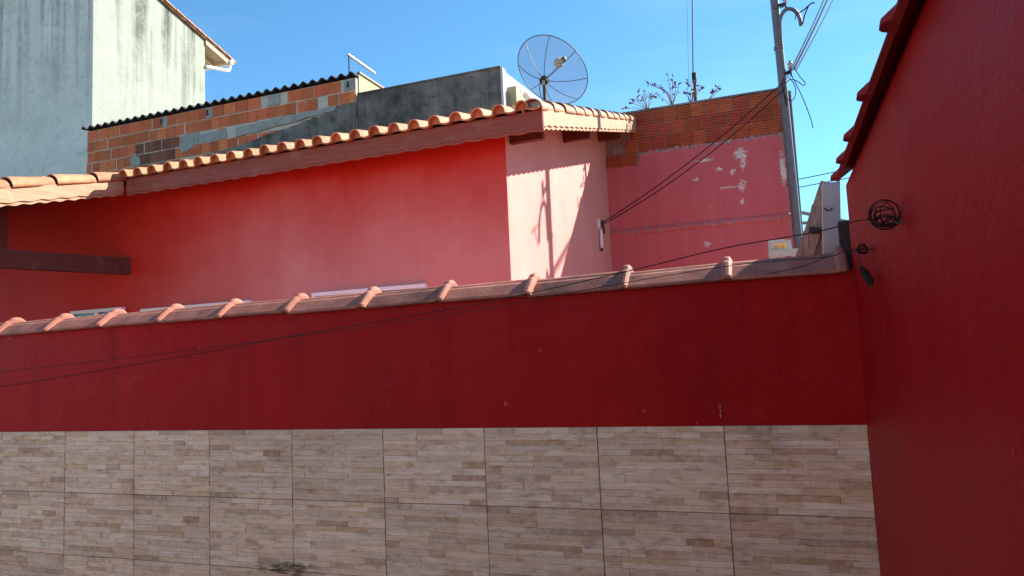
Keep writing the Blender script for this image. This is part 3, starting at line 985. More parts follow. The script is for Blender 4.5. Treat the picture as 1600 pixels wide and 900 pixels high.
def slab(name, mat, outline, y0=BY - 0.006, y1=BY + 0.03):
    """irregular patch of render standing a few millimetres proud; outline in (x, z)"""
    a = [(x, y0, EYE + z) for x, z in outline]
    b = [(x, y1, EYE + z) for x, z in outline]
    n = len(outline)
    mb = MB().add(a + b, [tuple(range(n)), tuple(reversed(range(n, 2 * n)))] + [(i, i + n, (i + 1) % n + n, (i + 1) % n) for i in range(n)])
    return mb.build(name, mat, bb)
def ragged(pts, amp, seed, sub=5):
    r = random.Random(seed)
    out = []
    n = len(pts)
    for i in range(n):
        a, b = pts[i], pts[(i + 1) % n]
        for k in range(sub):
            t = k / sub
            j = amp if k else 0
            out.append((a[0] + (b[0] - a[0]) * t + r.uniform(-j, j), a[1] + (b[1] - a[1]) * t + r.uniform(-j, j)))
    return out
slab('render_patch', 'dark_render', ragged([(-11.45, 4.1), (-11.45, 4.36), (-11.0, 4.38), (-10.43, 4.44), (-9.5, 4.56), (-8.7, 4.68), (-8.15, 4.79), (-7.70, 4.82), (-7.60, 4.92), (-7.205, 4.94), (-7.205, 4.0), (-9, 3.8)], 0.022, 3, 6), BY - 0.012)
slab('lintel', 'grey_cement', ragged([(-10.02, 4.665), (-10.02, 4.875), (-7.62, 4.94), (-7.66, 4.85), (-8.4, 4.79)], 0.012, 9, 7), BY - 0.018)
slab('lintel', 'grey_cement', ragged([(-10.98, 4.66), (-10.98, 4.87), (-10.30, 4.885), (-10.28, 4.68)], 0.012, 10), BY - 0.008)
slab('render_patch', 'grey_cement', ragged([(-11.5, 4.55), (-11.5, 4.91), (-11.0, 4.93), (-11.02, 4.60), (-11.2, 4.62)], 0.03, 12), BY - 0.002, BY + 0.02)
slab('render_patch', 'grey_cement', ragged([(-12.86, 4.45), (-12.9, 4.6), (-12.75, 4.74), (-12.62, 4.6), (-12.6, 4.42)], 0.03, 14), BY - 0.011, BY + 0.02)
for xc, w in ((-11.95, 0.20), (-10.72, 0.17), (-9.10, 0.30), (-7.34, 0.22)):
    slab('render_patch', 'grey_cement', ragged([(xc - w / 2, 5.19), (xc - w / 2, 5.41), (xc + w / 2, 5.41), (xc + w / 2, 5.19)], 0.015, int(-xc * 10), 3), BY - 0.003, BY + 0.02)
for xc in (-12.02, -10.77, -7.36):
    MB().box(xc - 0.025, xc + 0.025, BY - 0.009, BY + 0.03, EYE + 5.25, EYE + 5.37).build('socket_hole', 'iron_black', bb)
# corrugated sheet: wave along x, slopes up and away
def corrugated(x0, x1, y0, y1, z0, z1, period, amp, th, sub=8):
    n = int((x1 - x0) / period * sub)
    secs = []
    for y, z in ((y0, z0), (y1, z1)):
        top = []
        bot = []
        for i in range(n + 1):
            x = x0 + (x1 - x0) * i / n
            w = amp * math.sin(2 * math.pi * (x - x0) / period)
            top.append((x, y, z + w + th))
            bot.append((x, y, z + w))
        secs.append(top + list(reversed(bot)))
    return MB().loft(secs, smooth=False)
cs = corrugated(BX0 - 0.10, BX1 + 0.02, BY - 0.06, 14.7, EYE + 5.475, EYE + 5.72, 0.218, 0.036, 0.022)
cs.build('roof_sheet', 'fibre_cement', bb)
MB().box(BX1 - 0.02, BX1 + 0.045, BY + 0.10, 12.6, EYE + 5.535, EYE + 5.575).build('verge_board', 'grey_wood', bb)

# ------------------------------------------------------------------ dark rendered block with white flank
db = thing('rendered_block', (-5.7, 13.5, 0), 'blackened cement block with white painted flank between brick building and satellite dish', 'building')
DX0, DX1 = -7.178, -4.252
vs = [(DX0, BY + 0.03, 0), (DX1, BY + 0.03, 0), (DX1, BY + 0.22, 0), (DX0, BY + 0.22, 0)]
zt = EYE + 5.085
MB().box(DX0, DX1, BY + 0.03, BY + 0.22, 0, zt).build('front_wall', 'dark_render', db)
fl = MB()
a = [(DX1 - 0.18, BY + 0.222), (DX1 + 0.002, BY + 0.222), (DX1 + 0.002, 16.5), (DX1 - 0.18, 16.5)]
hz = [zt + 0.002, zt + 0.002, EYE + 5.50, EYE + 5.50]
fl.add([(x, y, 0) for x, y in a] + [(x, y, z) for (x, y), z in zip(a, hz)], [(3, 2, 1, 0), (4, 5, 6, 7), (0, 1, 5, 4), (1, 2, 6, 5), (2, 3, 7, 6), (3, 0, 4, 7)])
fl.build('flank_wall', 'white_wall', db)
MB().box(DX0, DX1 + 0.012, BY + 0.01, BY + 0.24, zt + 0.001, zt + 0.028).build('capping', 'dark_render', db)
MB().box(DX1 + 0.003, DX1 + 0.05, BY + 0.03, BY + 0.20, 4.0, zt).build('corner_strip', 'white_wall', db)
wed = MB()
o_ = [(11.78, 4.30), (11.78, 4.80), (12.55, 4.66), (12.55, 4.30)]
wed.add([(DX1 + 0.004, y, EYE + z) for y, z in o_] + [(DX1 + 0.20, y, EYE + z) for y, z in o_], [(3, 2, 1, 0), (4, 5, 6, 7), (0, 1, 5, 4), (1, 2, 6, 5), (2, 3, 7, 6), (3, 0, 4, 7)])
wed.build('cream_wedge', 'cream_wall', db)  # plain cream wedge shape against the white flank
MB().tube(smooth_path([(DX1 + 0.06, 12.40, EYE + 4.72), (DX1 + 0.06, 12.43, EYE + 4.90), (DX1 + 0.06, 12.62, EYE + 5.02), (DX1 + 0.06, 12.95, EYE + 4.98), (DX1 + 0.06, 13.1, EYE + 4.85)], 6), 0.045, 10).build('vent_pipe', 'gutter_white', db)

# ------------------------------------------------------------------ tall stained white house at the left
wh = thing('white_house', (-19, 14, 0), 'tall stained whitewashed house with blank walls and overhanging tiled eave', 'house')
X4, Y4, Y5 = -14.9, 12.21, 15.82
def wroof(y):
    return EYE + 9.90 - (y - 14.318) * 0.268
ridge_y = 12.9
def mitred(plan4, name, mat):
    lo = [(x, y, 0) for x, y in plan4]
    hi = [(x, y, wroof(y) - 0.03) for x, y in plan4]
    return MB().add(lo + hi, [(3, 2, 1, 0), (4, 5, 6, 7), (0, 1, 5, 4), (1, 2, 6, 5), (2, 3, 7, 6), (3, 0, 4, 7)]).build(name, mat, wh)
mitred([(-26, Y4), (X4, Y4), (X4 - 0.2, Y4 + 0.2), (-26, Y4 + 0.2)], 'front_wall', 'stained_shade_whitewash')
mitred([(X4, Y4 + 0.0005), (X4, Y5), (X4 - 0.2, Y5), (X4 - 0.2, Y4 + 0.2005)], 'gable_wall', 'stained_lit_whitewash')
MB().box(-26, X4 - 0.2, Y5 - 0.2, Y5 - 0.001, 0, wroof(Y5) - 0.03).build('rear_wall', 'stained_shade_whitewash', wh)
def sloped(x0, x1, y0, y1, dz0, dz1):
    vs = [(x, y, wroof(y) + d) for x in (x0, x1) for y, d in ((y0, dz0), (y1, dz0), (y1, dz1), (y0, dz1))]
    return MB().add(vs, [(0, 1, 2, 3), (7, 6, 5, 4), (0, 4, 5, 1), (1, 5, 6, 2), (2, 6, 7, 3), (3, 7, 4, 0)])
wr = sloped(-26, X4 + 0.06, 11.9, 16.80, 0.0, 0.05).build('roof', 'roof_clay', wh)
sloped(X4 - 0.01, X4 + 0.045, Y5 + 0.002, 16.75, -0.15, -0.005).build('verge_board', 'soffit_wood', wr)
sloped(-26, X4 - 0.02, Y5 + 0.002, 16.70, -0.05, -0.002).build('soffit', 'soffit_wood', wr)
for k in range(3):
    sloped(X4 - 0.55 - k * 0.8, X4 - 0.45 - k * 0.8, Y5 + 0.002, 16.66, -0.17, -0.052).build('rafter', 'soffit_wood', wr)
sloped(X4 - 3, X4 + 0.04, 16.66, 16.74, -0.17, -0.006).build('eave_board', 'soffit_wood', wr)
vt = MB()
y = 12.0
while y < 16.8:
    secs = []
    for q, r in ((y, 0.085), (y + 0.40, 0.070)):
        secs.append([(X4 + 0.02 + r * math.cos(a), q, wroof(q) + 0.055 + r * math.sin(a)) for a in [math.pi * j / 7 for j in range(8)]])
    me = MB().loft(secs)
    me.build('verge_tile', 'roof_clay', wr)
    y += 0.385
gut = MB()
gut.tube([(-18, 16.83, wroof(16.8) - 0.05), (X4 + 0.10, 16.83, wroof(16.8) - 0.05)], 0.075, 10)
gut.build('gutter', 'gutter_white', wh)
MB().tube(smooth_path([(X4 + 0.02, 16.80, wroof(16.8) - 0.10), (X4 + 0.02, 16.78, wroof(16.8) - 0.28), (X4 + 0.02, 16.66, wroof(16.8) - 0.36), (X4 + 0.02, 16.3, wroof(16.8) - 0.44), (X4 + 0.02, Y5 + 0.02, wroof(16.8) - 0.545)], 5), 0.05, 10).build('downpipe', 'gutter_white', wh)

# ------------------------------------------------------------------ mesh satellite dish on the pink roof
hub = Vector((-3.278, 11.0, EYE + 4.491))
nrm = Vector((0.308, 0.613, 0.727)).normalized()
RD = 0.645
depth = RD * 0.44
sd_ = thing('satellite_dish', (-3.29, 11.0, roof_z(11.0)), 'round wire mesh satellite dish on a thin pole above the tiled roof', 'satellite dish')
e1 = nrm.cross(Vector((0, 0, 1))).normalized()
e2 = e1.cross(nrm)
def dish_pt(r, a):
    return hub + nrm * (depth * (r / RD) ** 2) + (e1 * math.cos(a) + e2 * math.sin(a)) * r
dm = MB()
NA, NR = 48, 8
grid = [[dish_pt(RD * (0.09 + 0.91 * i / NR), 2 * math.pi * k / NA) for k in range(NA + 1)] for i in range(NR + 1)]
vsd = [p for row in grid for p in row]
fsd = [(i * (NA + 1) + k, i * (NA + 1) + k + 1, (i + 1) * (NA + 1) + k + 1, (i + 1) * (NA + 1) + k) for i in range(NR) for k in range(NA)]
dm.add(vsd, fsd, True)
dobj = dm.build('mesh_reflector', 'dish_mesh', sd_)
uvl = dobj.data.uv_layers.new(name='UVMap')
for poly in dobj.data.polygons:
    for li in poly.loop_indices:
        vi = dobj.data.loops[li].vertex_index
        i, k = divmod(vi, NA + 1)
        r = 0.09 + 0.91 * i / NR
        a = 2 * math.pi * k / NA
        uvl.data[li].uv = (r * math.cos(a) * 0.62, r * math.sin(a) * 0.62)
MB().tube([dish_pt(RD, 2 * math.pi * k / 60) for k in range(61)], 0.0085, 6, cap=False).build('rim', 'dish_rib', sd_)
for k in range(8):
    a = 2 * math.pi * (k + 0.28) / 8
    MB().tube([dish_pt(RD * t, a) - nrm * 0.006 for t in (0.06, 0.2, 0.4, 0.6, 0.8, 1.0)], 0.0065, 5).build('rib', 'dish_rib', sd_)
MB().tube([hub - nrm * 0.05, hub + nrm * 0.02], 0.075, 14).build('hub', 'iron_black', sd_)
fpt = hub + nrm * (RD * 0.86)
MB().tube(smooth_path([hub + nrm * 0.02, hub + nrm * 0.14 + e1 * 0.06, hub + nrm * 0.40 + e1 * 0.09, fpt + e1 * 0.05]), 0.011, 6).build('feed_arm', 'galvanised', sd_)
fd = MB()
prof = [(-0.10, 0.055), (-0.06, 0.085), (0.0, 0.09), (0.02, 0.06), (0.08, 0.055), (0.10, 0.03)]
secs = []
for h, r in prof:
    secs.append([fpt + nrm * (h * 0.9) + (e1 * math.cos(2 * math.pi * q / 14) + e2 * math.sin(2 * math.pi * q / 14)) * r * 0.95 for q in range(14)])
fd.loft(secs, smooth=True)
fd.build('feed_horn', 'feed_grey', sd_)
MB().beam(fpt + e1 * 0.05 + nrm * 0.02, fpt + e1 * 0.12 + nrm * 0.05, 0.06, 0.07).build('feed_block', 'iron_black', sd_)
MB().tube([(-3.30, 11.0, roof_z(11.0) + 0.0), (-3.285, 10.985, hub.z - 0.03)], 0.026, 10).build('pole', 'rust_iron', sd_)
MB().beam((-3.285, 10.97, hub.z - 0.10), (-3.28, 10.985, hub.z + 0.02), 0.05, 0.07, (0, 1, 0)).build('bracket', 'feed_grey', sd_)
MB().tube(smooth_path([(-3.33, 10.96, hub.z - 0.02), (-3.36, 10.95, hub.z - 0.15), (-3.34, 10.96, hub.z - 0.28), (-3.31, 10.96, hub.z - 0.42)]), 0.006, 5).build('lead', 'cable_black', sd_)

# ------------------------------------------------------------------ roof aerials
ta = thing('roof_aerial', (-7.52, 11.8, EYE + 5.50), 'small television aerial with pale boom on the corrugated roof', 'aerial')
MB().tube([(-7.52, 11.8, EYE + 5.49), (-7.517, 11.8, EYE + 6.08)], 0.014, 6).build('mast', 'iron_black', ta)
MB().beam((-7.515, 11.77, EYE + 6.05), (-7.515, 12.78, EYE + 6.03), 0.04, 0.035).build('boom', 'gutter_white', ta)
for k in range(7):
    y = 11.82 + k * 0.15
    MB().tube([(-7.515 - 0.11 + 0.006 * k, y, EYE + 6.05), (-7.515 + 0.11 - 0.006 * k, y, EYE + 6.05)], 0.004, 5).build('element', 'galvanised', ta)

am = thing('aerial_mast', (-0.90, 11.1, EYE + 3.60), 'thin upright aerial mast rising behind the brick topped wall', 'mast')
MB().tube([(-0.912, 11.08, EYE + 3.45), (-0.895, 11.08, EYE + 4.16)], 0.026, 8).build('lower_tube', 'rust_iron', am)
MB().tube([(-0.92, 11.08, EYE + 4.05), (-0.815, 11.08, EYE + 5.9)], 0.011, 6).build('upper_tube', 'galvanised', am)
MB().tube([(-0.90, 11.07, EYE + 4.10), (-0.898, 11.07, EYE + 4.20)], 0.038, 8).build('clamp', 'iron_black', am)
MB().tube([(-0.99, 11.08, EYE + 4.0), (-0.90, 11.08, EYE + 5.9)], 0.003, 4).build('stay_wire', 'galvanised', am)

# ------------------------------------------------------------------ grey service pole
up_ = thing('service_pole', (0.372, 10.62, 0.0), 'slim grey metal service pole at the corner of the peeling wall', 'pole')
PYp = 10.62
def pole_x(z):
    return 0.364 - (z - 1.276) * 0.0115
MB().tube([(pole_x(-1.63) + 0.02, PYp, 0.0), (pole_x(5.9), PYp, EYE + 5.9)], 0.062, 14, r2=0.058).build('post', 'galvanised', up_)
for z in (2.2, 3.54, 4.18):
    MB().tube([(pole_x(z), PYp, EYE + z - 0.02), (pole_x(z), PYp, EYE + z + 0.02)], 0.068, 14).build('band', 'galvanised', up_)
MB().tube([(0.44, PYp + 0.05, 0.6), (0.425, PYp + 0.05, EYE + 3.55)], 0.022, 8).build('conduit', 'galvanised', up_)
bend = [(0.34, 4.10), (0.348, 4.40), (0.373, 4.52), (0.436, 4.595), (0.515, 4.595), (0.58, 4.53), (0.61, 4.44), (0.622, 4.33)]
MB().tube(smooth_path([(x + 0.02, PYp - 0.07, EYE + z + 0.09) for x, z in bend], 5), 0.027, 10).build('weatherhead', 'galvanised', up_)
def insulator(name, x, y, z):
    mb = MB()
    secs = []
    for h, r in ((-0.07, 0.012), (-0.05, 0.032), (-0.03, 0.022), (-0.01, 0.036), (0.02, 0.022), (0.04, 0.036), (0.07, 0.024), (0.075, 0.01)):
        secs.append([(x + r * math.cos(2 * math.pi * q / 10), y + r * math.sin(2 * math.pi * q / 10), z + h) for q in range(10)])
    mb.loft(secs, smooth=True)
    return mb.build(name, 'porcelain', up_)
for z, dx in ((3.80, 0.125), (4.80, 0.14)):
    insulator('insulator', pole_x(z) + dx, PYp - 0.05, EYE + z + 0.06)
    MB().beam((pole_x(z) + 0.04, PYp - 0.05, EYE + z - 0.02), (pole_x(z) + dx + 0.01, PYp - 0.05, EYE + z - 0.02), 0.03, 0.04).build('insulator_arm', 'iron_black', up_)
    MB().tube([(pole_x(z) + dx, PYp - 0.05, EYE + z - 0.08), (pole_x(z) + dx, PYp - 0.05, EYE + z + 0.15)], 0.012, 6).build('insulator_pin', 'iron_black', up_)
# tangle of leads hanging at the pole
tang = [
    [(0.40, 3.78), (0.50, 3.80), (0.58, 3.66), (0.63, 3.58), (0.60, 3.55), (0.52, 3.63), (0.44, 3.66), (0.38, 3.62)],
    [(0.42, 3.70), (0.47, 3.62), (0.50, 3.52), (0.48, 3.40), (0.42, 3.35), (0.36, 3.42)],
    [(0.44, 3.78), (0.52, 3.55), (0.60, 3.30), (0.66, 3.05), (0.68, 2.92)],
    [(0.36, 3.70), (0.34, 3.60), (0.35, 3.45), (0.37, 3.30)],
    [(0.36, 3.62), (0.42, 3.74), (0.46, 3.82)],
    [(0.44, 4.74), (0.52, 4.66), (0.58, 4.58), (0.57, 4.50)],
    [(0.60, 4.58), (0.70, 4.63), (0.80, 4.70), (0.84, 4.69)],
    [(0.75, 4.65), (0.70, 4.55), (0.66, 4.42)],
    [(0.30, 4.72), (0.40, 4.71), (0.45, 4.73)],
]
for k, t_ in enumerate(tang):
    r = 0.010 if k in (3, 6, 7) else 0.0065
    MB().tube(smooth_path([(x, PYp - 0.10 - 0.01 * (k % 3), EYE + z) for x, z in t_], 6), r, 5).build('lead', 'cable_black', up_)
# service wires (each its own thing)
def cable(name, pts, r, label, mat='cable_black', n=6, group=None):
    o = MB().tube(pts, r, n).build(name, mat)
    return tag(o, label, 'cable', group)
for k, (dx, dz) in enumerate(((0, 0), (0.07, -0.02), (0.2, -0.05))):
    cable('overhead_cable', sag((0.49 + 0.02 * k, PYp - 0.06, EYE + 3.80 + 0.03 * (2 - k)), (1.78 + dx, 16.6, EYE + 8.0 + dz), 0.05), (0.012, 0.017, 0.009)[k],
          ('left of three overhead cables rising steeply from the service pole', 'thick middle overhead cable rising steeply from the service pole', 'thin right overhead cable rising steeply from the service pole')[k],
          mat='line_black', group='overhead cables above the service pole')
cable('drop_cable', sag((-2.285, 10.24, EYE + 1.875), (0.36, PYp - 0.075, EYE + 3.66), 0.10), 0.0075, 'upper of two dark drop cables from the pole to the pink house corner', group='drop cables to the pink house')
cable('drop_cable', sag((-2.285, 10.20, EYE + 1.835), (0.36, PYp - 0.085, EYE + 3.55), 0.13), 0.0075, 'lower of two dark drop cables from the pole to the pink house corner', group='drop cables to the pink house')
for k in range(2):
    cable('far_cable', sag((-3.0, 14.9, EYE + 2.9 - 0.12 * k), (7.0, 14.2, EYE + 3.75 - 0.22 * k), 0.1), 0.009, ('upper', 'lower')[k] + ' faint distant cable crossing the sky gap beside the pole', group='distant cables')

# bracket on the far end of the pink side wall
bk = thing('cable_bracket', (HX + 0.03, 10.16, EYE + 1.5), 'small cable bracket with white tube on the shaded pink side wall', 'bracket')
MB().box(HX + 0.001, HX + 0.02, 10.02, 10.12, EYE + 1.76, EYE + 1.90).build('plate', 'white_tube', bk)
MB().tube([(HX + 0.02, 10.2, EYE + 1.86), (HX + 0.05, 10.2, EYE + 1.80), (HX + 0.05, 10.2, EYE + 1.70)], 0.016, 8).build('hook', 'iron_black', bk)
MB().tube([(HX + 0.04, 10.20, EYE + 1.90), (HX + 0.04, 10.20, EYE + 1.79)], 0.022, 8).build('spool', 'iron_black', bk)
MB().tube([(HX + 0.03, 10.08, EYE + 1.74), (HX + 0.03, 10.07, EYE + 1.48)], 0.024, 8).build('tube', 'white_tube', bk)
MB().tube([(HX + 0.03, 10.07, EYE + 1.48), (HX + 0.03, 10.07, EYE + 1.43)], 0.017, 8).build('tube_end', 'iron_black', bk)

# ------------------------------------------------------------------ things beyond the corner: board gate, rail, timber
gp = thing('board_gate', (0.15, 8.9, 0.28), 'pale mint painted board gate top with a rusty slot beside the pole', 'gate')
zz = EYE
g = MB()
MB().box(-0.015, 0.055, 8.98, 9.01, zz + 1.092, zz + 1.225).build('board', 'mint_board', gp)
MB().box(0.178, 0.24, 8.98, 9.01, zz + 1.092, zz + 1.205).build('board', 'mint_board', gp)
MB().box(0.0555, 0.1775, 8.98, 9.01, zz + 1.172, zz + 1.217).build('board', 'mint_board', gp)
MB().box(0.0555, 0.1775, 8.98, 9.01, zz + 1.092, zz + 1.106).build('board', 'mint_board', gp)
MB().box(0.05, 0.185, 9.03, 9.05, zz + 1.10, zz + 1.18).build('latch_plate', 'rust', gp)
MB().box(-0.02, 0.36, 8.94, 8.975, zz + 1.012, zz + 1.090).build('rail', 'mint_board', gp)
for x in (-0.01, 0.085, 0.23):
    MB().box(x, x + 0.075, 8.98, 9.01, 0.27, zz + 1.010).build('board', 'mint_board', gp)
MB().box(0.09, 0.16, 9.012, 9.03, 0.27, zz + 1.0).build('post', 'mint_board', gp)

rl = thing('tube_railing', (0.9, 12.0, 0), 'three teal metal rails seen through the gap behind the pole', 'railing')
for z0, z1, r in ((2.055, 1.955, 0.032), (1.860, 1.84, 0.028), (1.70, 1.71, 0.020)):
    MB().tube([(0.40, 12.0, EYE + z0), (1.6, 12.0, EYE + z0 + (z1 - z0) * 4)], r, 8).build('rail', 'teal_metal', rl)
MB().tube([(1.55, 12.0, 0), (1.55, 12.0, EYE + 2.1)], 0.035, 8).build('post', 'teal_metal', rl)

tp = thing('timber_post', (0.235, 3.17, 0.28), 'pale pinkish squared timber post standing in the wall corner', 'post')
pm = MB()
secs = []
for z, dx in ((0.28, -0.09), (EYE + 0.30, -0.004), (EYE + 0.642, 0.018)):
    secs.append([(0.203 + dx, 3.15, z), (0.269 + dx, 3.15, z), (0.269 + dx, 3.215, z), (0.203 + dx, 3.215, z)])
pm.loft(secs)
pm.build('post', 'pale_board', tp)
nm = MB()
for (x, z, a) in ((0.222, 0.535, -0.6), (0.232, 0.527, 0.1), (0.245, 0.532, 0.7)):
    nm.beam((x - 0.007 * math.cos(a), 3.148, EYE + z - 0.007 * math.sin(a)), (x + 0.007 * math.cos(a), 3.148, EYE + z + 0.007 * math.sin(a)), 0.004, 0.005, (0, 1, 0))
nm.build('gouge', 'dark_shell', tp)

lp = MB().beam((0.045, 3.52, EYE + 0.14), (0.272, 3.52, EYE + 0.715), 0.07, 0.035, (0, 1, 0)).build('leaning_plank', 'grey_wood')
tag(lp, 'weathered narrow plank leaning against the pale timber post', 'plank')
rb = MB().beam((0.115, 3.60, EYE + 0.10), (0.245, 3.58, EYE + 0.62), 0.10, 0.05, (0, 1, 0)).build('rough_board', 'rough_wood')
tag(rb, 'rough yellowish grey board behind the leaning plank', 'board')
kb = MB().beam((0.172, 3.49, EYE + 0.505), (0.218, 3.49, EYE + 0.495), 0.03, 0.028).build('dark_block', 'iron_black')
tag(kb, 'small black block wedged on the leaning plank', 'block')
db2 = MB().box(0.262, 0.33, 3.09, 3.13, 0.28, EYE + 0.470).build('dark_board', 'dark_shell')
tag(db2, 'dark narrow board between timber post and side wall', 'board')

# ------------------------------------------------------------------ dry plants on the wall top
def plant(name, root, stems, label, seed):
    r = random.Random(seed)
    t = thing(name, root, label, 'plant', 'dry plants on the brick topped wall')
    sm = MB()
    lf = MB()
    for tip, bendx in stems:
        a = Vector(root)
        b = Vector((tip[0], root[1] + r.uniform(-.08, .08), EYE + tip[1]))
        mid = a.lerp(b, 0.5) + Vector((bendx, 0, 0.03))
        path = smooth_path([a, mid, b], 6)
        sm.tube(path, 0.006, 5, r2=0.003)
        n = r.randint(4, 6)
        for k in range(n):
            p = path[-1 - min(len(path) - 2, int(abs(r.gauss(0, 2.6))))]
            d = Vector((r.uniform(-1, 1), r.uniform(-.6, .6), r.uniform(-.35, 1))).normalized()
            L = r.uniform(0.045, 0.085)
            s = d.cross(Vector((r.uniform(-1, 1), r.uniform(-1, 1), r.uniform(-1, 1)))).normalized() * (L * r.uniform(.16, .28))
            u = d.cross(s).normalized() * L * 0.10
            lf.add([p, p + d * L * .45 + s + u, p + d * L, p + d * L * .45 - s + u, p + d * L * .5 - u * .3], [(0, 1, 4), (1, 2, 4), (2, 3, 4), (3, 0, 4)])
    sm.build('stem', 'dry_stem', t)
    lf.build('leaves', 'dry_leaf', t, kind='stuff')
plant('dry_plant', (-1.25, 10.95, EYE + 3.68), [((-1.61, 4.12), .1), ((-1.57, 4.08), .1), ((-1.28, 4.19), .0), ((-1.20, 4.18), .0), ((-1.16, 4.06), .02), ((-1.17, 4.0), .02), ((-1.33, 3.93), .0), ((-1.45, 3.87), 0), ((-1.42, 4.02), .06), ((-1.22, 4.0), 0), ((-1.12, 4.02), .02)],
      'tallest dry plant with red brown leaves in the middle of the wall top', 1)
plant('dry_plant', (-1.62, 10.95, EYE + 3.68), [((-2.02, 3.80), .0), ((-1.92, 3.86), 0), ((-1.86, 3.89), 0), ((-1.74, 3.98), 0), ((-1.69, 3.92), 0), ((-1.58, 3.95), 0), ((-1.52, 3.92), 0), ((-1.80, 3.93), 0), ((-1.66, 3.96), 0)],
      'low dry plant on the wall top next to the tiled roof', 2)
plant('dry_plant', (-0.98, 10.95, EYE + 3.68), [((-0.97, 4.02), -.02), ((-0.92, 4.05), 0), ((-0.86, 4.03), .02), ((-1.03, 3.86), 0), ((-0.82, 3.90), 0), ((-0.74, 3.89), 0), ((-0.95, 3.84), 0)],
      'sparse dry plant on the wall top around the aerial mast', 3)
plant('dry_plant', (-0.72, 10.95, EYE + 3.68), [((-0.55, 3.86), .02), ((-0.52, 3.84), .02), ((-0.62, 3.82), .02)],
      'small dry sprig on the wall top right of the aerial mast', 4)

# ------------------------------------------------------------------ cables and coils in the courtyard
w1 = [(0.262, 2.20, 0.330), (0.252, 2.35, 0.353), (0.135, 2.45, 0.345), (-0.151, 2.55, 0.333), (-0.449, 2.6, 0.294), (-0.942, 2.65, 0.232), (-1.442, 2.68, 0.182), (-1.972, 2.7, 0.138), (-2.829, 2.7, 0.052), (-3.953, 2.7, -0.048), (-5.6, 2.7, -0.18)]
cable('courtyard_cable', smooth_path([(x, y, EYE + z) for x, y, z in w1], 6), 0.0019, 'thicker black cable strung from the round coil along the red courtyard wall', group='cables strung along the courtyard wall')
w2 = [(0.262, 2.5, 0.284), (0.228, 2.6, 0.295), (0.174, 2.62, 0.281), (-0.085, 2.65, 0.284), (-0.466, 2.68, 0.258), (-0.989, 2.7, 0.207), (-1.454, 2.7, 0.162), (-1.972, 2.7, 0.132), (-2.829, 2.7, 0.083), (-3.955, 2.7, 0.034), (-5.6, 2.7, -0.03)]
cable('courtyard_cable', smooth_path([(x, y, EYE + z) for x, y, z in w2], 6), 0.0014, 'thinner black cable strung from the small tangle along the red courtyard wall', group='cables strung along the courtyard wall')
cable('loose_end', smooth_path([(0.18, 2.62, EYE + 0.283), (0.12, 2.66, EYE + 0.265), (0.05, 2.70, EYE + 0.256), (-0.02, 2.74, EYE + 0.250)], 6), 0.0014, 'short loose wire end trailing across the coping near the corner')

cc = thing('cable_coil', (0.262, 1.82, EYE + 0.24), 'round coil of black cable hung on the red side wall', 'cable coil')
cx = Vector((0.2475, 1.79, EYE + 0.277))
lr = random.Random(8)
def loop(c, ra, rb, tilt, yaw_, n=26, wob=0.0):
    u = Vector((math.cos(yaw_), math.sin(yaw_), 0))
    v = Vector((0, math.sin(tilt), math.cos(tilt)))
    return [c + u * ra * math.cos(2 * math.pi * k / n) + v * rb * math.sin(2 * math.pi * k / n) + Vector((0, 0, wob * math.sin(3 * k))) for k in range(n + 1)]
for ra, rb, ti, ya, dx, dz in ((0.034, 0.035, 0.1, 0.25, 0, 0), (0.033, 0.033, -0.2, 0.3, 0.0, 0.001), (0.015, 0.030, 0.3, 0.2, 0.006, -0.001), (0.022, 0.012, 0.5, 0.3, 0.003, -0.014), (0.026, 0.014, -0.4, 0.35, 0.000, -0.014), (0.031, 0.028, 0.5, 0.5, -0.002, -0.003), (0.030, 0.030, -0.6, 0.1, 0.001, 0.003)):
    MB().tube(loop(cx + Vector((dx, 0, dz)), ra, rb, ti, ya, wob=0.0005), 0.0013, 5, cap=False).build('loop', 'cable_black', cc)
kn = MB()
pts = [cx + Vector((lr.uniform(-.018, .026), lr.uniform(-.012, .012), -0.014 + lr.uniform(-.011, .009))) for _ in range(15)]
kn.tube(smooth_path(pts, 5), 0.0017, 5)
pts = [cx + Vector((-0.022 + lr.uniform(-.006, .006), lr.uniform(-.015, .015), 0.012 - k * 0.006)) for k in range(7)]
kn.tube(smooth_path(pts, 5), 0.0022, 5)
kn.build('tangle', 'cable_black', cc)
MB().tube(smooth_path([(cx.x - 0.02, cx.y, cx.z + 0.008), (cx.x + 0.004, cx.y, cx.z + 0.011), (cx.x + 0.02, cx.y, cx.z + 0.012)]), 0.002, 5).build('bar', 'cable_black', cc)
MB().tube([(0.284, 1.76, cx.z - 0.028), (0.262, 1.76, cx.z - 0.024)], 0.0025, 6).build('nail', 'rust_iron', cc)
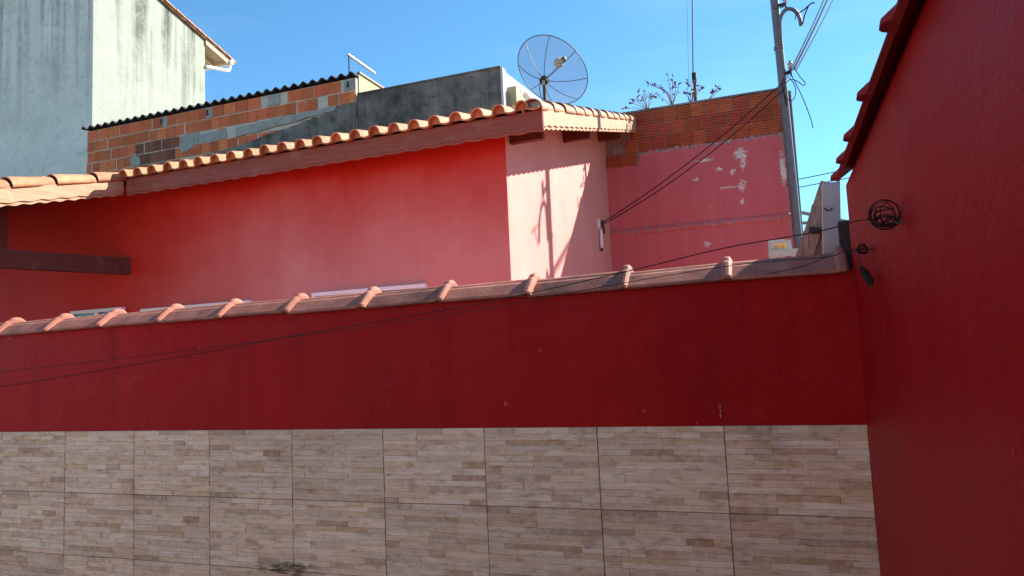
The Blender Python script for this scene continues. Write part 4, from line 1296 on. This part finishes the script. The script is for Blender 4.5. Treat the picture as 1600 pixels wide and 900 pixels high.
MB().tube(smooth_path([(0.222, 1.80, cx.z - 0.002), (0.240, 1.98, EYE + 0.307), (0.262, 2.20, EYE + 0.330)]), 0.0026, 5).build('tail', 'cable_black', cc)

st = thing('small_tangle', (0.27, 2.4, EYE + 0.24), 'small tangle of black wire on the side wall just below the coping', 'wire tangle')
c2 = Vector((0.256, 2.33, EYE + 0.264))
for ra, rb, ti, ya, dz in ((0.020, 0.010, 0.4, 0.6, 0.0), (0.018, 0.013, -0.3, 0.8, 0.003), (0.022, 0.008, 0.2, 0.9, -0.005)):
    MB().tube(loop(c2 + Vector((0, 0, dz)), ra, rb, ti, ya, 18), 0.0022, 5, cap=False).build('loop', 'cable_black', st)
MB().tube(smooth_path([(0.284, 2.30, c2.z - 0.005), (0.262, 2.33, c2.z), (0.245, 2.42, c2.z + 0.004), (0.262, 2.50, EYE + 0.284)]), 0.002, 5).build('tail', 'cable_black', st)

hb = thing('hanging_bundle', (0.255, 2.27, EYE + 0.15), 'dark narrow wire bundle dangling below the small tangle on the side wall', 'wire bundle')
a, b = Vector((0.243, 2.30, EYE + 0.216)), Vector((0.262, 2.26, EYE + 0.150))
secs = []
for t_, r in ((0, .003), (.12, .006), (.35, .0105), (.6, .013), (.8, .011), (.93, .007), (1, .003)):
    p = a.lerp(b, t_)
    secs.append([p + Vector((math.cos(q) * r, math.sin(q) * r, math.cos(q) * r * .3)) * lr.uniform(.6, 1.3) for q in [2 * math.pi * j / 9 for j in range(9)]])
MB().loft(secs, smooth=True).build('wrap', 'dark_shell', hb)
MB().tube(smooth_path([c2 + Vector((-0.012, 0, -0.008)), (0.243, 2.31, EYE + 0.235), a]), 0.0012, 5).build('string', 'cable_black', hb)
for k in range(9):
    off = Vector((lr.uniform(-.012, .012), lr.uniform(-.012, -.004), 0))
    MB().tube(smooth_path([a.lerp(b, .1) + off * .5, a.lerp(b, .5) + off * 1.2, a.lerp(b, lr.uniform(.85, 1.12)) + off * lr.uniform(.3, 1.0)]), lr.uniform(.0012, .0022), 5).build('strand', 'cable_black', hb)
